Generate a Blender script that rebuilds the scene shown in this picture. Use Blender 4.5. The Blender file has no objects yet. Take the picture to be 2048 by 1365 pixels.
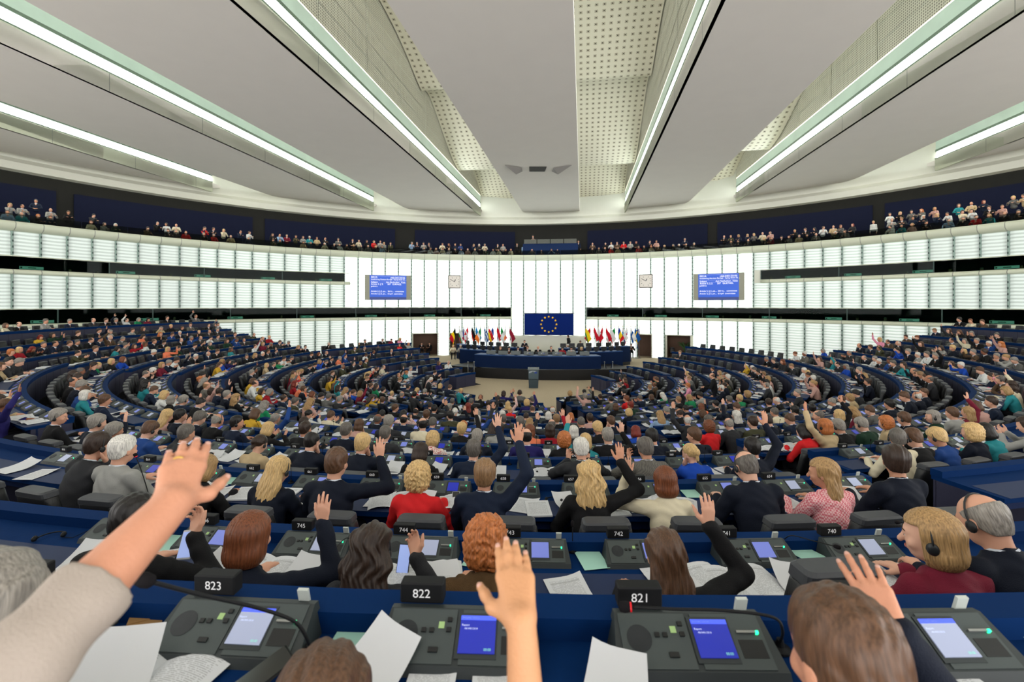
import bpy, math, random
import numpy as np
from mathutils import Matrix, Vector

# ------------------------------------------------------------------ camera, world, exposure
SC = bpy.context.scene
COL = SC.collection
CAMZ = 4.9                       # eye height above the floor of the pit
F = 910.0                        # focal length in pixels of the 2048 px wide frame
HZ = 610.0                       # horizon row of the photograph
cam_d = bpy.data.cameras.new('camera'); cam = bpy.data.objects.new('camera', cam_d)
COL.objects.link(cam); SC.camera = cam
cam.location = (0, 0, CAMZ); cam.rotation_euler = (math.pi/2, 0, 0)
cam_d.sensor_width = 36.0; cam_d.lens = 36.0*F/2048.0
cam_d.shift_y = -(682.5-HZ)/2048.0
cam_d.clip_start = 0.05; cam_d.clip_end = 300
cam_d.dof.use_dof = True; cam_d.dof.focus_distance = 4.2; cam_d.dof.aperture_fstop = 3.2

W = bpy.data.worlds.new('world'); SC.world = W; W.use_nodes = True
_N, _L = W.node_tree.nodes, W.node_tree.links
# light of the rear half of the hall: a glowing ring at and below eye height, dimmer above
_tc = _N.new('ShaderNodeTexCoord'); _sp = _N.new('ShaderNodeSeparateXYZ'); _L.new(_tc.outputs['Generated'], _sp.inputs[0])
_rp = _N.new('ShaderNodeMapRange'); _rp.interpolation_type = 'SMOOTHSTEP'; _rp.inputs['From Min'].default_value = .05; _rp.inputs['From Max'].default_value = .30
_rp.inputs['To Min'].default_value = 7.0; _rp.inputs['To Max'].default_value = 1.3; _L.new(_sp.outputs['Z'], _rp.inputs['Value'])
_N['Background'].inputs[0].default_value = (1.0, 0.985, 0.965, 1); _L.new(_rp.outputs['Result'], _N['Background'].inputs[1])
SC.view_settings.view_transform = 'Standard'; SC.view_settings.look = 'None'
SC.view_settings.gamma = 1.0; SC.view_settings.exposure = 0.0
SC.view_settings.use_curve_mapping = False
cy = SC.cycles
cy.max_bounces = 5; cy.diffuse_bounces = 3; cy.glossy_bounces = 2; cy.transmission_bounces = 2
cy.transparent_max_bounces = 6; cy.caustics_reflective = False; cy.caustics_refractive = False
cy.sample_clamp_indirect = 4.0
STRIP = 14.0                      # emission of the ceiling light strips
PANEL = 1.25                     # emission of the backlit wall panels

RND = random.Random(7)
PI = math.pi
def S2L(c):
    return tuple((x/12.92 if x <= .04045 else ((x+.055)/1.055)**2.4) for x in [v/255.0 for v in c])

# ------------------------------------------------------------------ materials
MATS = {}
def nodes_of(m):
    m.use_nodes = True
    return m.node_tree.nodes, m.node_tree.links
def mat(name, rgb=None, rough=.6, spec=.3, metal=0, noise=0, nscale=20, emit=0, bump=0, bscale=60, ecol=None):
    """principled material with a faint procedural tone variation and bump; rgb is 0-255 sRGB"""
    if name in MATS: return MATS[name]
    m = bpy.data.materials.new(name); N, L = nodes_of(m)
    b = N['Principled BSDF']; c = (*S2L(rgb), 1)
    b.inputs['Base Color'].default_value = c
    b.inputs['Roughness'].default_value = rough
    b.inputs['Specular IOR Level'].default_value = spec
    b.inputs['Metallic'].default_value = metal
    if noise or bump:
        tc = N.new('ShaderNodeTexCoord')
    if noise:
        t = N.new('ShaderNodeTexNoise'); t.inputs['Scale'].default_value = nscale; t.inputs['Detail'].default_value = 3
        L.new(tc.outputs['Object'], t.inputs['Vector'])
        r = N.new('ShaderNodeMapRange'); r.inputs['To Min'].default_value = 1-noise; r.inputs['To Max'].default_value = 1+noise
        L.new(t.outputs['Fac'], r.inputs['Value'])
        mx = N.new('ShaderNodeVectorMath'); mx.operation = 'SCALE'; mx.inputs[0].default_value = c[:3]
        L.new(r.outputs['Result'], mx.inputs['Scale']); L.new(mx.outputs['Vector'], b.inputs['Base Color'])
    if bump:
        t2 = N.new('ShaderNodeTexNoise'); t2.inputs['Scale'].default_value = bscale
        L.new(tc.outputs['Object'], t2.inputs['Vector'])
        bp = N.new('ShaderNodeBump'); bp.inputs['Strength'].default_value = bump; bp.inputs['Distance'].default_value = .01
        L.new(t2.outputs['Fac'], bp.inputs['Height']); L.new(bp.outputs['Normal'], b.inputs['Normal'])
    if emit:
        b.inputs['Emission Color'].default_value = (*S2L(ecol or rgb), 1); b.inputs['Emission Strength'].default_value = emit
    MATS[name] = m
    return m

M_white = mat('white painted panel', (216, 217, 204), .55, .3, noise=.02, nscale=3)
M_soffit = mat('matt ceiling plaster', (236, 231, 224), .8, .15, noise=.025, nscale=1.2)
M_fascia = mat('cream beam fascia', (206, 211, 190), .6, .25)
M_blue = mat('blue desk laminate', (6, 40, 86), .75, .05, noise=.08, nscale=30, bump=.05)
M_blue2 = mat('blue grey desk pad', (38, 50, 82), .6, .2, noise=.06, nscale=40)
M_front = mat('dark plum veneer', (50, 50, 70), .5, .3, noise=.12, nscale=8)
M_navy = mat('navy panel', (14, 38, 84), .6, .25, noise=.08, nscale=10)
M_black = mat('black rubber', (16, 17, 19), .6, .25)
M_leather = mat('black leather', (24, 25, 27), .42, .4, noise=.1, nscale=30, bump=.15, bscale=150)
M_gleather = mat('grey head cushion', (62, 64, 68), .5, .35, noise=.1, nscale=30)
M_conw = mat('grey console plastic', (62, 70, 70), .45, .4, noise=.04)
M_cond = mat('dark console plastic', (46, 52, 53), .5, .35)
M_btn = mat('black button', (18, 20, 22), .4, .4)
M_scr = mat('lit console display', (104, 116, 190), .3, .5, emit=.5)
M_scr2 = mat('deep blue console display', (22, 36, 150), .3, .5, emit=.6)
M_scr3 = mat('pale console display', (150, 158, 184), .3, .5, emit=.4)
M_led = mat('green indicator', (40, 230, 150), .4, .3, emit=2.5)
M_lcd = mat('green lcd', (150, 180, 120), .4, .3, emit=.15)
M_paper = mat('white paper', (206, 208, 211), .75, .2)
M_green = mat('mint green leaflet', (160, 205, 190), .6, .3)
M_darkwall = mat('dark timber wall', (17, 17, 16), .7, .2, noise=.2, nscale=2)
M_galblue = mat('night blue acoustic panel', (7, 13, 38), .8, .15, noise=.1, nscale=5)
M_carpet = mat('dark carpet', (34, 34, 38), .9, .1, noise=.2, nscale=12)
M_pit = mat('beige carpet', (182, 166, 142), .9, .1, noise=.15, nscale=14)
M_metal = mat('brushed steel', (150, 152, 150), .35, .5, metal=.8)
M_gold = mat('gold', (220, 180, 90), .3, .5, metal=.9)
M_text = mat('white lettering', (225, 225, 225), .6, .2, emit=.25)
M_fin = mat('grey green fin', (150, 170, 162), .45, .4, metal=.1)
M_findark = mat('dark fixing', (50, 70, 66), .5, .4)
M_brown = mat('brown wood panelling', (92, 68, 54), .6, .25, noise=.12, nscale=4)

# ------------------------------------------------------------------ mesh builder
class MB:
    def __init__(s): s.v = []; s.f = []; s.m = []; s.n = 0
    def add(s, v, f, mi=0):
        k = s.n; s.v.extend([tuple(p) for p in v]); s.n += len(v)
        s.f.extend([tuple(i+k for i in q) for q in f]); s.m.extend([mi]*len(f)); return s
    def box(s, c, h, mi=0, M=None, taper=1.0):
        """centre, half sizes; taper scales the top"""
        x, y, z = h; v = []
        for k in (-1, 1):
            t = taper if k > 0 else 1
            v += [(-x*t, -y*t, k*z), (x*t, -y*t, k*z), (x*t, y*t, k*z), (-x*t, y*t, k*z)]
        if M is not None: v = [tuple((M @ Vector(p)) + Vector(c)) for p in v]
        else: v = [(p[0]+c[0], p[1]+c[1], p[2]+c[2]) for p in v]
        return s.add(v, [(3, 2, 1, 0), (4, 5, 6, 7), (0, 1, 5, 4), (1, 2, 6, 5), (2, 3, 7, 6), (3, 0, 4, 7)], mi)
    def rbox(s, c, h, r=.01, mi=0, M=None):
        """box with chamfered edges"""
        x, y, z = h; r = min(r, x*.9, y*.9, z*.9); v = []
        for sx in (-1, 1):
            for sy in (-1, 1):
                for sz in (-1, 1):
                    v += [(sx*x, sy*(y-r), sz*(z-r)), (sx*(x-r), sy*y, sz*(z-r)), (sx*(x-r), sy*(y-r), sz*z)]
        def I(a, b, c_, k): return ((a*2+b)*2+c_)*3+k
        f = []
        for a in (0, 1):
            q = [I(a, 0, 0, 0), I(a, 1, 0, 0), I(a, 1, 1, 0), I(a, 0, 1, 0)]; f.append(q if a else q[::-1])
            q = [I(0, a, 0, 1), I(1, a, 0, 1), I(1, a, 1, 1), I(0, a, 1, 1)]; f.append(q[::-1] if a else q)
            q = [I(0, 0, a, 2), I(1, 0, a, 2), I(1, 1, a, 2), I(0, 1, a, 2)]; f.append(q if a else q[::-1])
        for a in (0, 1):
            for b in (0, 1):
                q = [I(a, b, 0, 0), I(a, b, 0, 1), I(a, b, 1, 1), I(a, b, 1, 0)]; f.append(q if a == b else q[::-1])
                q = [I(a, 0, b, 0), I(a, 1, b, 0), I(a, 1, b, 2), I(a, 0, b, 2)]; f.append(q if a == b else q[::-1])
                q = [I(0, a, b, 1), I(1, a, b, 1), I(1, a, b, 2), I(0, a, b, 2)]; f.append(q[::-1] if a == b else q)
                for k in (0, 1):
                    t = [I(a, b, k, 0), I(a, b, k, 1), I(a, b, k, 2)]
                    f.append(t if (a+b+k) % 2 == 1 else t[::-1])
        if M is not None: v = [tuple((M @ Vector(p)) + Vector(c)) for p in v]
        else: v = [(p[0]+c[0], p[1]+c[1], p[2]+c[2]) for p in v]
        return s.add(v, f, mi)
    def tube(s, pts, r, n=8, mi=0, cap=True):
        pts = [Vector(p) for p in pts]; v = []; f = []
        rs = r if isinstance(r, (list, tuple)) else [r]*len(pts)
        up = Vector((0, 0, 1))
        for i, p in enumerate(pts):
            d = (pts[min(i+1, len(pts)-1)]-pts[max(i-1, 0)]).normalized()
            a = d.cross(up)
            if a.length < .05: a = d.cross(Vector((0, 1, 0)))
            a.normalize(); b = d.cross(a)
            for k in range(n):
                t = 2*PI*k/n; v.append(p + a*math.cos(t)*rs[i] + b*math.sin(t)*rs[i])
        for i in range(len(pts)-1):
            for k in range(n):
                k2 = (k+1) % n; f.append((i*n+k, i*n+k2, (i+1)*n+k2, (i+1)*n+k))
        if cap: f.append(tuple(range(n))[::-1]); f.append(tuple((len(pts)-1)*n+k for k in range(n)))
        return s.add(v, f, mi)
    def lathe(s, prof, c=(0, 0, 0), n=20, mi=0):
        v = []; f = []
        for r, z in prof:
            for k in range(n): v.append((c[0]+r*math.cos(2*PI*k/n), c[1]+r*math.sin(2*PI*k/n), c[2]+z))
        for i in range(len(prof)-1):
            for k in range(n):
                k2 = (k+1) % n; f.append((i*n+k, i*n+k2, (i+1)*n+k2, (i+1)*n+k))
        return s.add(v, f, mi)
    def ball(s, c, r, n=10, mi=0):
        if not isinstance(r, (tuple, list)): r = (r, r, r)
        v = []; f = []
        for i in range(n+1):
            a = PI*i/n
            for k in range(n*2):
                b = PI*k/n; v.append((c[0]+r[0]*math.sin(a)*math.cos(b), c[1]+r[1]*math.sin(a)*math.sin(b), c[2]+r[2]*math.cos(a)))
        for i in range(n):
            for k in range(2*n):
                k2 = (k+1) % (2*n); f.append((i*2*n+k, (i+1)*2*n+k, (i+1)*2*n+k2, i*2*n+k2))
        return s.add(v, f, mi)
    def prism(s, poly, ext, mi=0, M=None):
        """poly: list of 3d points (counter-clockwise seen from +ext side), extruded by vector ext"""
        n = len(poly); v = [Vector(p) for p in poly]; v += [p+Vector(ext) for p in v]
        if M is not None: v = [M @ p for p in v]
        f = [tuple(range(n))[::-1], tuple(range(n, 2*n))] + [(i, (i+1) % n, n+(i+1) % n, n+i) for i in range(n)]
        return s.add(v, f, mi)
    def mesh(s, name, mats, smooth=False):
        me = bpy.data.meshes.new(name); me.from_pydata(s.v, [], s.f)
        for m in (mats if isinstance(mats, (list, tuple)) else [mats]): me.materials.append(m)
        if len(me.materials) > 1: me.polygons.foreach_set('material_index', s.m)
        if smooth: me.polygons.foreach_set('use_smooth', [True]*len(s.f))
        me.update(); return me
    def obj(s, name, mats, parent=None, smooth=False):
        return link(name, s.mesh(name, mats, smooth), parent)
def link(name, data, parent=None, loc=None, rz=0):
    o = bpy.data.objects.new(name, data); COL.objects.link(o)
    if parent is not None: o.parent = parent
    if loc is not None: o.location = loc
    if rz: o.rotation_euler = (0, 0, rz)
    return o
def tag(o, label=None, cat=None, group=None, kind=None):
    if label: o['label'] = label
    if cat: o['category'] = cat
    if group: o['group'] = group
    if kind: o['kind'] = kind
    return o
def empty(name, loc=(0, 0, 0), rz=0):
    return link(name, None, None, loc, rz)
def copy_tree(o, parent=None):
    c = o.copy(); COL.objects.link(c)
    if parent is not None: c.parent = parent
    for ch in list(o.children): copy_tree(ch, c)
    return c
def struct(name, mb, mats, smooth=False):
    o = mb.obj(name, mats, None, smooth); o['kind'] = 'structure'; return o
def px(x, y, depth):
    """world point seen at photograph pixel x, y at the given depth"""
    return Vector(((x-1024)*depth/F, depth, CAMZ-(y-HZ)*depth/F))
def ordinal(n):
    w = ['', 'first', 'second', 'third', 'fourth', 'fifth', 'sixth', 'seventh', 'eighth', 'ninth', 'tenth', 'eleventh', 'twelfth',
         'thirteenth', 'fourteenth', 'fifteenth', 'sixteenth', 'seventeenth', 'eighteenth', 'nineteenth', 'twentieth']
    if n < len(w): return w[n]
    t = {2: 'twenty', 3: 'thirty', 4: 'forty', 5: 'fifty', 6: 'sixty', 7: 'seventy', 8: 'eighty', 9: 'ninety'}[n//10]
    return (t + '-' + w[n % 10]) if n % 10 else {2: 'twentieth', 3: 'thirtieth', 4: 'fortieth', 5: 'fiftieth', 6: 'sixtieth', 7: 'seventieth', 8: 'eightieth', 9: 'ninetieth'}[n//10]

# ------------------------------------------------------------------ plan of the hall
AX = -8.9                        # hall axis, degrees, seen from the centre of the desk arcs towards the back rows
CX, CY = 0.77, 24.4              # centre of the desk arcs
WX, WY, WR = 0.0, 12.3, 32.4     # centre and radius of the drum wall
def pol(R, a):
    """point on the desk arcs: a in degrees, 0 = towards the camera, positive = right"""
    t = math.radians(a); return (CX+R*math.sin(t), CY-R*math.cos(t))
def wal(R, a):
    """point on the drum: a in degrees, 0 = straight ahead, positive = right"""
    t = math.radians(a); return (WX+R*math.sin(t), WY+R*math.cos(t))
def wang(x):
    """angle on the drum of the wall point seen at pixel column x"""
    k = (x-1024)/F; A = 1+k*k; B = -2*(k*WX+WY); Cc = WX*WX+WY*WY-WR*WR
    d = (-B+math.sqrt(B*B-4*A*Cc))/(2*A); return math.degrees(math.atan2(k*d-WX, d-WY))

ROWS = list(range(8, -5, -1))    # 8 = the row at the camera, -4 = the row at the pit
RF = {r: 23.0-1.546*(8-r) for r in ROWS}
RF[7] = 21.6; RF[6] = 19.97
DD = dict(zip(ROWS, [.915, 1.42, 1.72, 2.03, 2.33, 2.62, 2.92, 3.2, 3.46, 3.65, 3.82, 3.97, 4.10]))
LED = .065                       # height of the raised ledge behind the consoles
DEPTH = .60                      # desk depth
SECT = {0: (-18.2, 18.2), 1: (18.2, 54.7), -1: (-54.7, -18.2), 2: (54.7, 102), -2: (-102, -54.7), 3: (102, 134), -3: (-134, -102)}
SROWS = {0: ROWS, 1: ROWS, -1: ROWS, 2: ROWS, -2: ROWS, 3: [r for r in ROWS if r <= 2], -3: [r for r in ROWS if r <= 2]}
def ztop(r, s):
    z = CAMZ-DD[r]-LED
    if abs(s) >= 2: z -= .25*max(0, min(1, (r-2)/4.0))
    return z
def srange(r, s):
    """angular range of a desk, aisles cut away, absolute degrees"""
    a, b = SECT[s]; g = math.degrees((.42 if abs(s) < 3 else .35)/RF[r])
    if r < 1: g *= 1.15
    return a+AX+g, b+AX-g

# ------------------------------------------------------------------ floor tiers
def ring(mb, R0, R1, a0, a1, z0, z1, mi=0, step=2.0, P=pol, sides=True):
    """solid ring segment"""
    n = max(1, int(math.ceil((a1-a0)/step))); v = []; f = []
    for i in range(n+1):
        a = a0+(a1-a0)*i/n; p0 = P(R0, a); p1 = P(R1, a)
        v += [(*p0, z0), (*p1, z0), (*p1, z1), (*p0, z1)]
    for i in range(n):
        k = i*4
        for j in range(4): f.append((k+j, k+(j+1) % 4, k+4+(j+1) % 4, k+4+j))
    f.append((0, 3, 2, 1)); k = n*4; f.append((k, k+1, k+2, k+3))
    # pol runs clockwise seen from above when z up; wal the other way: fix winding
    if P is wal: f = [q[::-1] for q in f]
    return mb.add(v, f, mi)
fl = MB()
v = []; n = 96
fl.add([(WX+(WR+6)*math.sin(2*PI*i/n), WY+(WR+6)*math.cos(2*PI*i/n), 0) for i in range(n)], [tuple(range(n))[::-1]], 1)
for s in SECT:
    for r in SROWS[s]:
        a, b = SECT[s]; outer = RF[r-0]+1.546 if r < 8 else RF[r]+6
        zt = ztop(r, s)-.72
        ring(fl, RF[r]-.02, outer+.03, a+AX, b+AX, -.05, zt, 0)
floor = struct('floor', fl, [M_carpet, M_pit])

# ------------------------------------------------------------------ drum wall
def glow_mat(name, strength):
    """backlit louvred sheet: tubes behind the slats show as soft streaks"""
    m = bpy.data.materials.new(name); N, L = nodes_of(m); b = N['Principled BSDF']
    b.inputs['Base Color'].default_value = (.34, .40, .36, 1); b.inputs['Roughness'].default_value = .4
    uv = N.new('ShaderNodeUVMap'); sp = N.new('ShaderNodeSeparateXYZ'); L.new(uv.outputs['UV'], sp.inputs[0])
    fr = N.new('ShaderNodeMath'); fr.operation = 'FRACT'; L.new(sp.outputs['Y'], fr.inputs[0])
    r1 = N.new('ShaderNodeValToRGB'); e = r1.color_ramp.elements
    e[0].position = 0; e[0].color = (.42, .42, .42, 1); e[1].position = 1; e[1].color = (.5, .5, .5, 1)
    for p, c in ((.18, .62), (.45, 1.0), (.6, 1.0), (.82, .66)):
        k = e.new(p); k.color = (c, c, c, 1)
    L.new(fr.outputs[0], r1.inputs['Fac'])
    r2 = N.new('ShaderNodeValToRGB'); e = r2.color_ramp.elements
    e[0].position = 0; e[0].color = (.62, .62, .62, 1); e[1].position = 1; e[1].color = (.62, .62, .62, 1)
    for p in (.2, .8): k = e.new(p); k.color = (1, 1, 1, 1)
    L.new(sp.outputs['X'], r2.inputs['Fac'])
    mu = N.new('ShaderNodeMath'); mu.operation = 'MULTIPLY'; L.new(r1.outputs['Color'], mu.inputs[0]); L.new(r2.outputs['Color'], mu.inputs[1])
    m2 = N.new('ShaderNodeMath'); m2.operation = 'MULTIPLY'; L.new(mu.outputs[0], m2.inputs[0]); m2.inputs[1].default_value = strength
    L.new(m2.outputs[0], b.inputs['Emission Strength']); b.inputs['Emission Color'].default_value = (.93, 1.0, .95, 1)
    return m
GLOW = {0: glow_mat('bright backlit louvre', PANEL*1.9), 1: glow_mat('backlit louvre', PANEL*.60), 2: glow_mat('dim backlit louvre', PANEL*.50)}
STEP = 2.13
A0 = wang(1096.3)
BW = math.radians(STEP)*WR
def panel_mesh(h, g):
    """louvre sheet w wide, h high, bottom at z=0, slats bellied towards the room with a wavy lower edge"""
    w = BW-.13; ns = max(2, int(round(h/.2))); nx = 8; v = []; f = []; uvs = []
    for i in range(ns):
        for j, (zz, yy) in enumerate(((0.02, -.045), (.5, -.055), (1.0, -.01))):
            for k in range(nx+1):
                u = k/nx; x = -w/2+w*u
                wave = .018*math.sin(2*PI*u*1.0+.6)*(1 if j == 0 else .3)
                v.append((x, yy-(.012*math.sin(PI*u)), h*(i+zz)/ns+wave)); uvs.append((u, i+zz))
    for i in range(ns):
        for j in range(2):
            for k in range(nx):
                a = (i*3+j)*(nx+1)+k; f.append((a, a+1, a+nx+2, a+nx+1))
        if i:                                            # underside of the slat
            for k in range(nx):
                a = ((i-1)*3+2)*(nx+1)+k; b = (i*3)*(nx+1)+k; f.append((a, a+1, b+1, b))
    me = bpy.data.meshes.new('wall_panel'); me.from_pydata(v, [], f); me.materials.append(g)
    ul = me.uv_layers.new(); li = np.array([l.vertex_index for l in me.loops]); ul.data.foreach_set('uv', np.array(uvs)[li].ravel())
    me.update(); return me
def fin_mesh(h):
    mb = MB(); x = BW/2
    mb.box((x, -.02, h/2), (.055, .05, h/2), 0)
    mb.box((x, -.10, h/2), (.012, .05, h/2), 0)
    for i in range(int(h/.35)): mb.box((x, -.155, .2+i*.35), (.028, .012, .06), 1)
    return mb.mesh('fin', [M_fin, M_findark])
PM = {}
def wall_bay(a, z0, z1):
    h = round(z1-z0, 2); g = 0 if abs(a-5) < 33 else (1 if abs(a-5) < 52 else 2)
    if (h, g) not in PM: PM[(h, g)] = panel_mesh(h, GLOW[g])
    if h not in PM: PM[h] = fin_mesh(h)
    x, y = wal(WR, a)
    o = link('wall_panel', PM[(h, g)], None, (x, y, z0), -math.radians(a)); o['kind'] = 'structure'
    link('wall_fin', PM[h], o)
H = lambda h: CAMZ+h
ZP = {'top': H(4.31), 'ub_t': H(2.83), 'ub_b': H(2.09), 'ub_f': H(1.79), 'lb_t': H(-.28), 'lb_b': H(-1.15), 'lb_f': H(-1.42)}
aL, aR = wang(700), wang(1522)                # inner ends of the upper booth band
bL, bR = wang(1022), wang(1174)               # inner ends of the lower booth band
for i in range(-46, 44):
    a = A0+STEP*(i+.5)
    if a < -92 or a > 92: continue
    up = a < aL or a > aR; lo = a < bL or a > bR
    if up: wall_bay(a, ZP['ub_t'], ZP['top']); wall_bay(a, ZP['lb_t'], ZP['ub_f'])
    elif lo: wall_bay(a, ZP['lb_t'], ZP['top'])
    if lo:
        xd = None
        doors = ((wang(826), wang(876)), (wang(900), wang(925)), (wang(1262), wang(1303)), (wang(1334), wang(1381)))
        if any(d[0] < a < d[1] for d in doors): wall_bay(a, 2.16, ZP['lb_f'])
        else: wall_bay(a, 0.0, ZP['lb_f'])
    else: wall_bay(a, 1.9 if True else 0, ZP['top'])

# plain structure behind the louvres, fascias and the booth bands
wb = MB()
def band(mb, R0, R1, a0, a1, z0, z1, mi=0): ring(mb, R0, R1, a0, a1, z0, z1, mi, 2.2, wal)
for (a0, a1) in ((-95, bL), (bR, 95)): band(wb, WR+.06, WR+.25, a0, a1, ZP['lb_f'], ZP['lb_f']+.02)
band(wb, WR+.04, WR+.2, -95, aL, ZP['ub_t'], ZP['top']); band(wb, WR+.04, WR+.2, aR, 95, ZP['ub_t'], ZP['top'])
band(wb, WR+.04, WR+.2, -95, aL, ZP['lb_t'], ZP['ub_f']); band(wb, WR+.04, WR+.2, aR, 95, ZP['lb_t'], ZP['ub_f'])
band(wb, WR+.04, WR+.2, aL, aR, ZP['lb_t'], ZP['top'])
band(wb, WR+.04, WR+.2, bL, bR, 0, ZP['lb_t'])
DO = [(wang(826), wang(876)), (wang(900), wang(929)), (wang(1262), wang(1303)), (wang(1334), wang(1381))]
edges = [-95, DO[0][0], DO[0][1], DO[1][0], DO[1][1], bL]
for i in (0, 2, 4): band(wb, WR+.04, WR+.2, edges[i], edges[i+1], 0, ZP['lb_f'])
edges = [bR, DO[2][0], DO[2][1], DO[3][0], DO[3][1], 95]
for i in (0, 2, 4): band(wb, WR+.04, WR+.2, edges[i], edges[i+1], 0, ZP['lb_f'])
for d in DO: band(wb, WR+.04, WR+.2, d[0], d[1], 2.12, ZP['lb_f'])
struct('wall_front', wb, M_white)
# smooth white panel under the flag
pw = MB(); band(pw, WR-.02, WR+.05, wang(1056), wang(1141), 0, 1.95); struct('wall_plain_panel', pw, M_white)
# door niches: brown panelling, white frames
for n_, d in enumerate(DO):
    nb = MB(); band(nb, WR+1.5, WR+1.6, d[0]-.3, d[1]+.3, 0, 2.3)
    band(nb, WR+.2, WR+1.55, d[0]-.1, d[0]+.02, 0, 2.3); band(nb, WR+.2, WR+1.55, d[1]-.02, d[1]+.1, 0, 2.3)
    band(nb, WR+.2, WR+1.55, d[0], d[1], 2.12, 2.2)
    o = struct('door_%d' % (n_+1), nb, M_brown)
    fr = MB()
    band(fr, WR-.12, WR+.3, d[0]-.12, d[0], 0, 2.2); band(fr, WR-.12, WR+.3, d[1], d[1]+.12, 0, 2.2); band(fr, WR-.12, WR+.3, d[0]-.12, d[1]+.12, 2.12, 2.2)
    fr.obj('door_frame', M_white, o)

# curved white ledges
lf = MB()
def ledge(a0, a1, prof, mi=0, mb=None):
    """profile (radius offset, z) swept along the drum"""
    mb = mb or lf; n = max(2, int((a1-a0)/1.5)); v = []; f = []; k = len(prof)
    for i in range(n+1):
        a = a0+(a1-a0)*i/n
        for (dr, z) in prof: v.append((*wal(WR+dr, a), z))
    for i in range(n):
        for j in range(k-1): f.append((i*k+j, i*k+j+1, (i+1)*k+j+1, (i+1)*k+j))
    f.append(tuple(range(k))[::-1]); f.append(tuple(n*k+j for j in range(k)))
    mb.add(v, f, mi)
def seams(a0, a1, prof, mb):
    for i in range(-46, 44, 1):
        a = A0+STEP*i
        if a0 < a < a1:
            ledge(a-.035, a+.035, [(dr-.008, z) for dr, z in prof], 0, mb)
t = ZP['ub_f']; P1 = [(.05, t-.02), (-.22, t+.02), (-.30, t+.12), (-.16, ZP['ub_b']-.02), (.1, ZP['ub_b'])]
ledge(-95, aL, P1); ledge(aR, 95, P1)
t = ZP['lb_f']; P2 = [(.05, t-.02), (-.2, t+.02), (-.28, t+.10), (-.16, ZP['lb_b']-.02), (.1, ZP['lb_b'])]
ledge(-95, bL, P2); ledge(bR, 95, P2)
t = ZP['top']; P3 = [(.05, t-.02), (-.35, t+.03), (-.55, t+.18), (-.60, t+.38), (-.55, t+.48), (-.4, t+.53), (.3, t+.53), (.3, t)]
ledge(-95, 95, P3)
PT = [(.1, ZP['ub_t']), (-.14, ZP['ub_t']), (-.14, ZP['ub_t']+.05), (.1, ZP['ub_t']+.05)]
ledge(-95, aL, PT); ledge(aR, 95, PT)
PT = [(.1, ZP['lb_t']), (-.14, ZP['lb_t']), (-.14, ZP['lb_t']+.05), (.1, ZP['lb_t']+.05)]
ledge(-95, bL, PT); ledge(bR, 95, PT)
struct('trim_1', lf, M_fascia, True)
sm = MB(); seams(-95, 95, P3[:6], sm); seams(-95, aL, P1[:4], sm); seams(aR, 95, P1[:4], sm); seams(-95, bL, P2[:4], sm); seams(bR, 95, P2[:4], sm)
struct('trim_2', sm, mat('ledge joint', (150, 152, 142), .7))

# interpreters' booths behind dark glass
def glass_mat(name, tint, refl=.12, alpha=.75):
    m = bpy.data.materials.new(name); N, L = nodes_of(m); N.remove(N['Principled BSDF'])
    o = N['Material Output']; tr = N.new('ShaderNodeBsdfTransparent'); gl = N.new('ShaderNodeBsdfGlossy'); mx = N.new('ShaderNodeMixShader')
    tr.inputs[0].default_value = (*tint, 1); gl.inputs['Roughness'].default_value = .03; mx.inputs[0].default_value = refl
    L.new(tr.outputs[0], mx.inputs[1]); L.new(gl.outputs[0], mx.inputs[2]); L.new(mx.outputs[0], o.inputs[0]); return m
M_glass = glass_mat('booth glass', (.42, .56, .50), .004)
M_bal = glass_mat('smoked balustrade glass', (.5, .53, .51), .008)
M_booth = mat('booth interior', (26, 34, 32), .8, .2, noise=.3, nscale=1.5)
bi = MB()
for (a0, a1, z0, z1) in ((-95, aL, ZP['ub_b'], ZP['ub_t']), (aR, 95, ZP['ub_b'], ZP['ub_t']), (-95, bL, ZP['lb_b'], ZP['lb_t']), (bR, 95, ZP['lb_b'], ZP['lb_t'])):
    band(bi, WR+2.4, WR+2.5, a0, a1, z0-.4, z1+.1); band(bi, WR+.1, WR+2.5, a0, a1, z0-.45, z0-.38); band(bi, WR+.1, WR+2.5, a0, a1, z1+.05, z1+.12)
    band(bi, WR+.5, WR+1.0, a0, a1, z0-.1, z0-.06)
    band(bi, WR+.1, WR+2.4, a0, a0+.1, z0-.4, z1+.1); band(bi, WR+.1, WR+2.4, a1-.1, a1, z0-.4, z1+.1)
struct('wall_booth_interior', bi, M_booth)
wn = 1
for (a0, a1, z0, z1) in ((-95, aL, ZP['ub_b'], ZP['ub_t']), (aR, 95, ZP['ub_b'], ZP['ub_t']), (-95, bL, ZP['lb_b'], ZP['lb_t']), (bR, 95, ZP['lb_b'], ZP['lb_t'])):
    n = int((a1-a0)/(4*STEP))
    for i in range(n):
        b0 = a0+(a1-a0)*i/n; b1 = a0+(a1-a0)*(i+1)/n
        g = MB(); band(g, WR-.01, WR+.01, b0+.03, b1-.03, z0, z1); o = struct('window_%d' % wn, g, M_glass); wn += 1
        g = MB(); band(g, WR-.05, WR+.06, b0-.05, b0+.05, z0, z1); g.obj('window_frame', M_findark, o)

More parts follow.
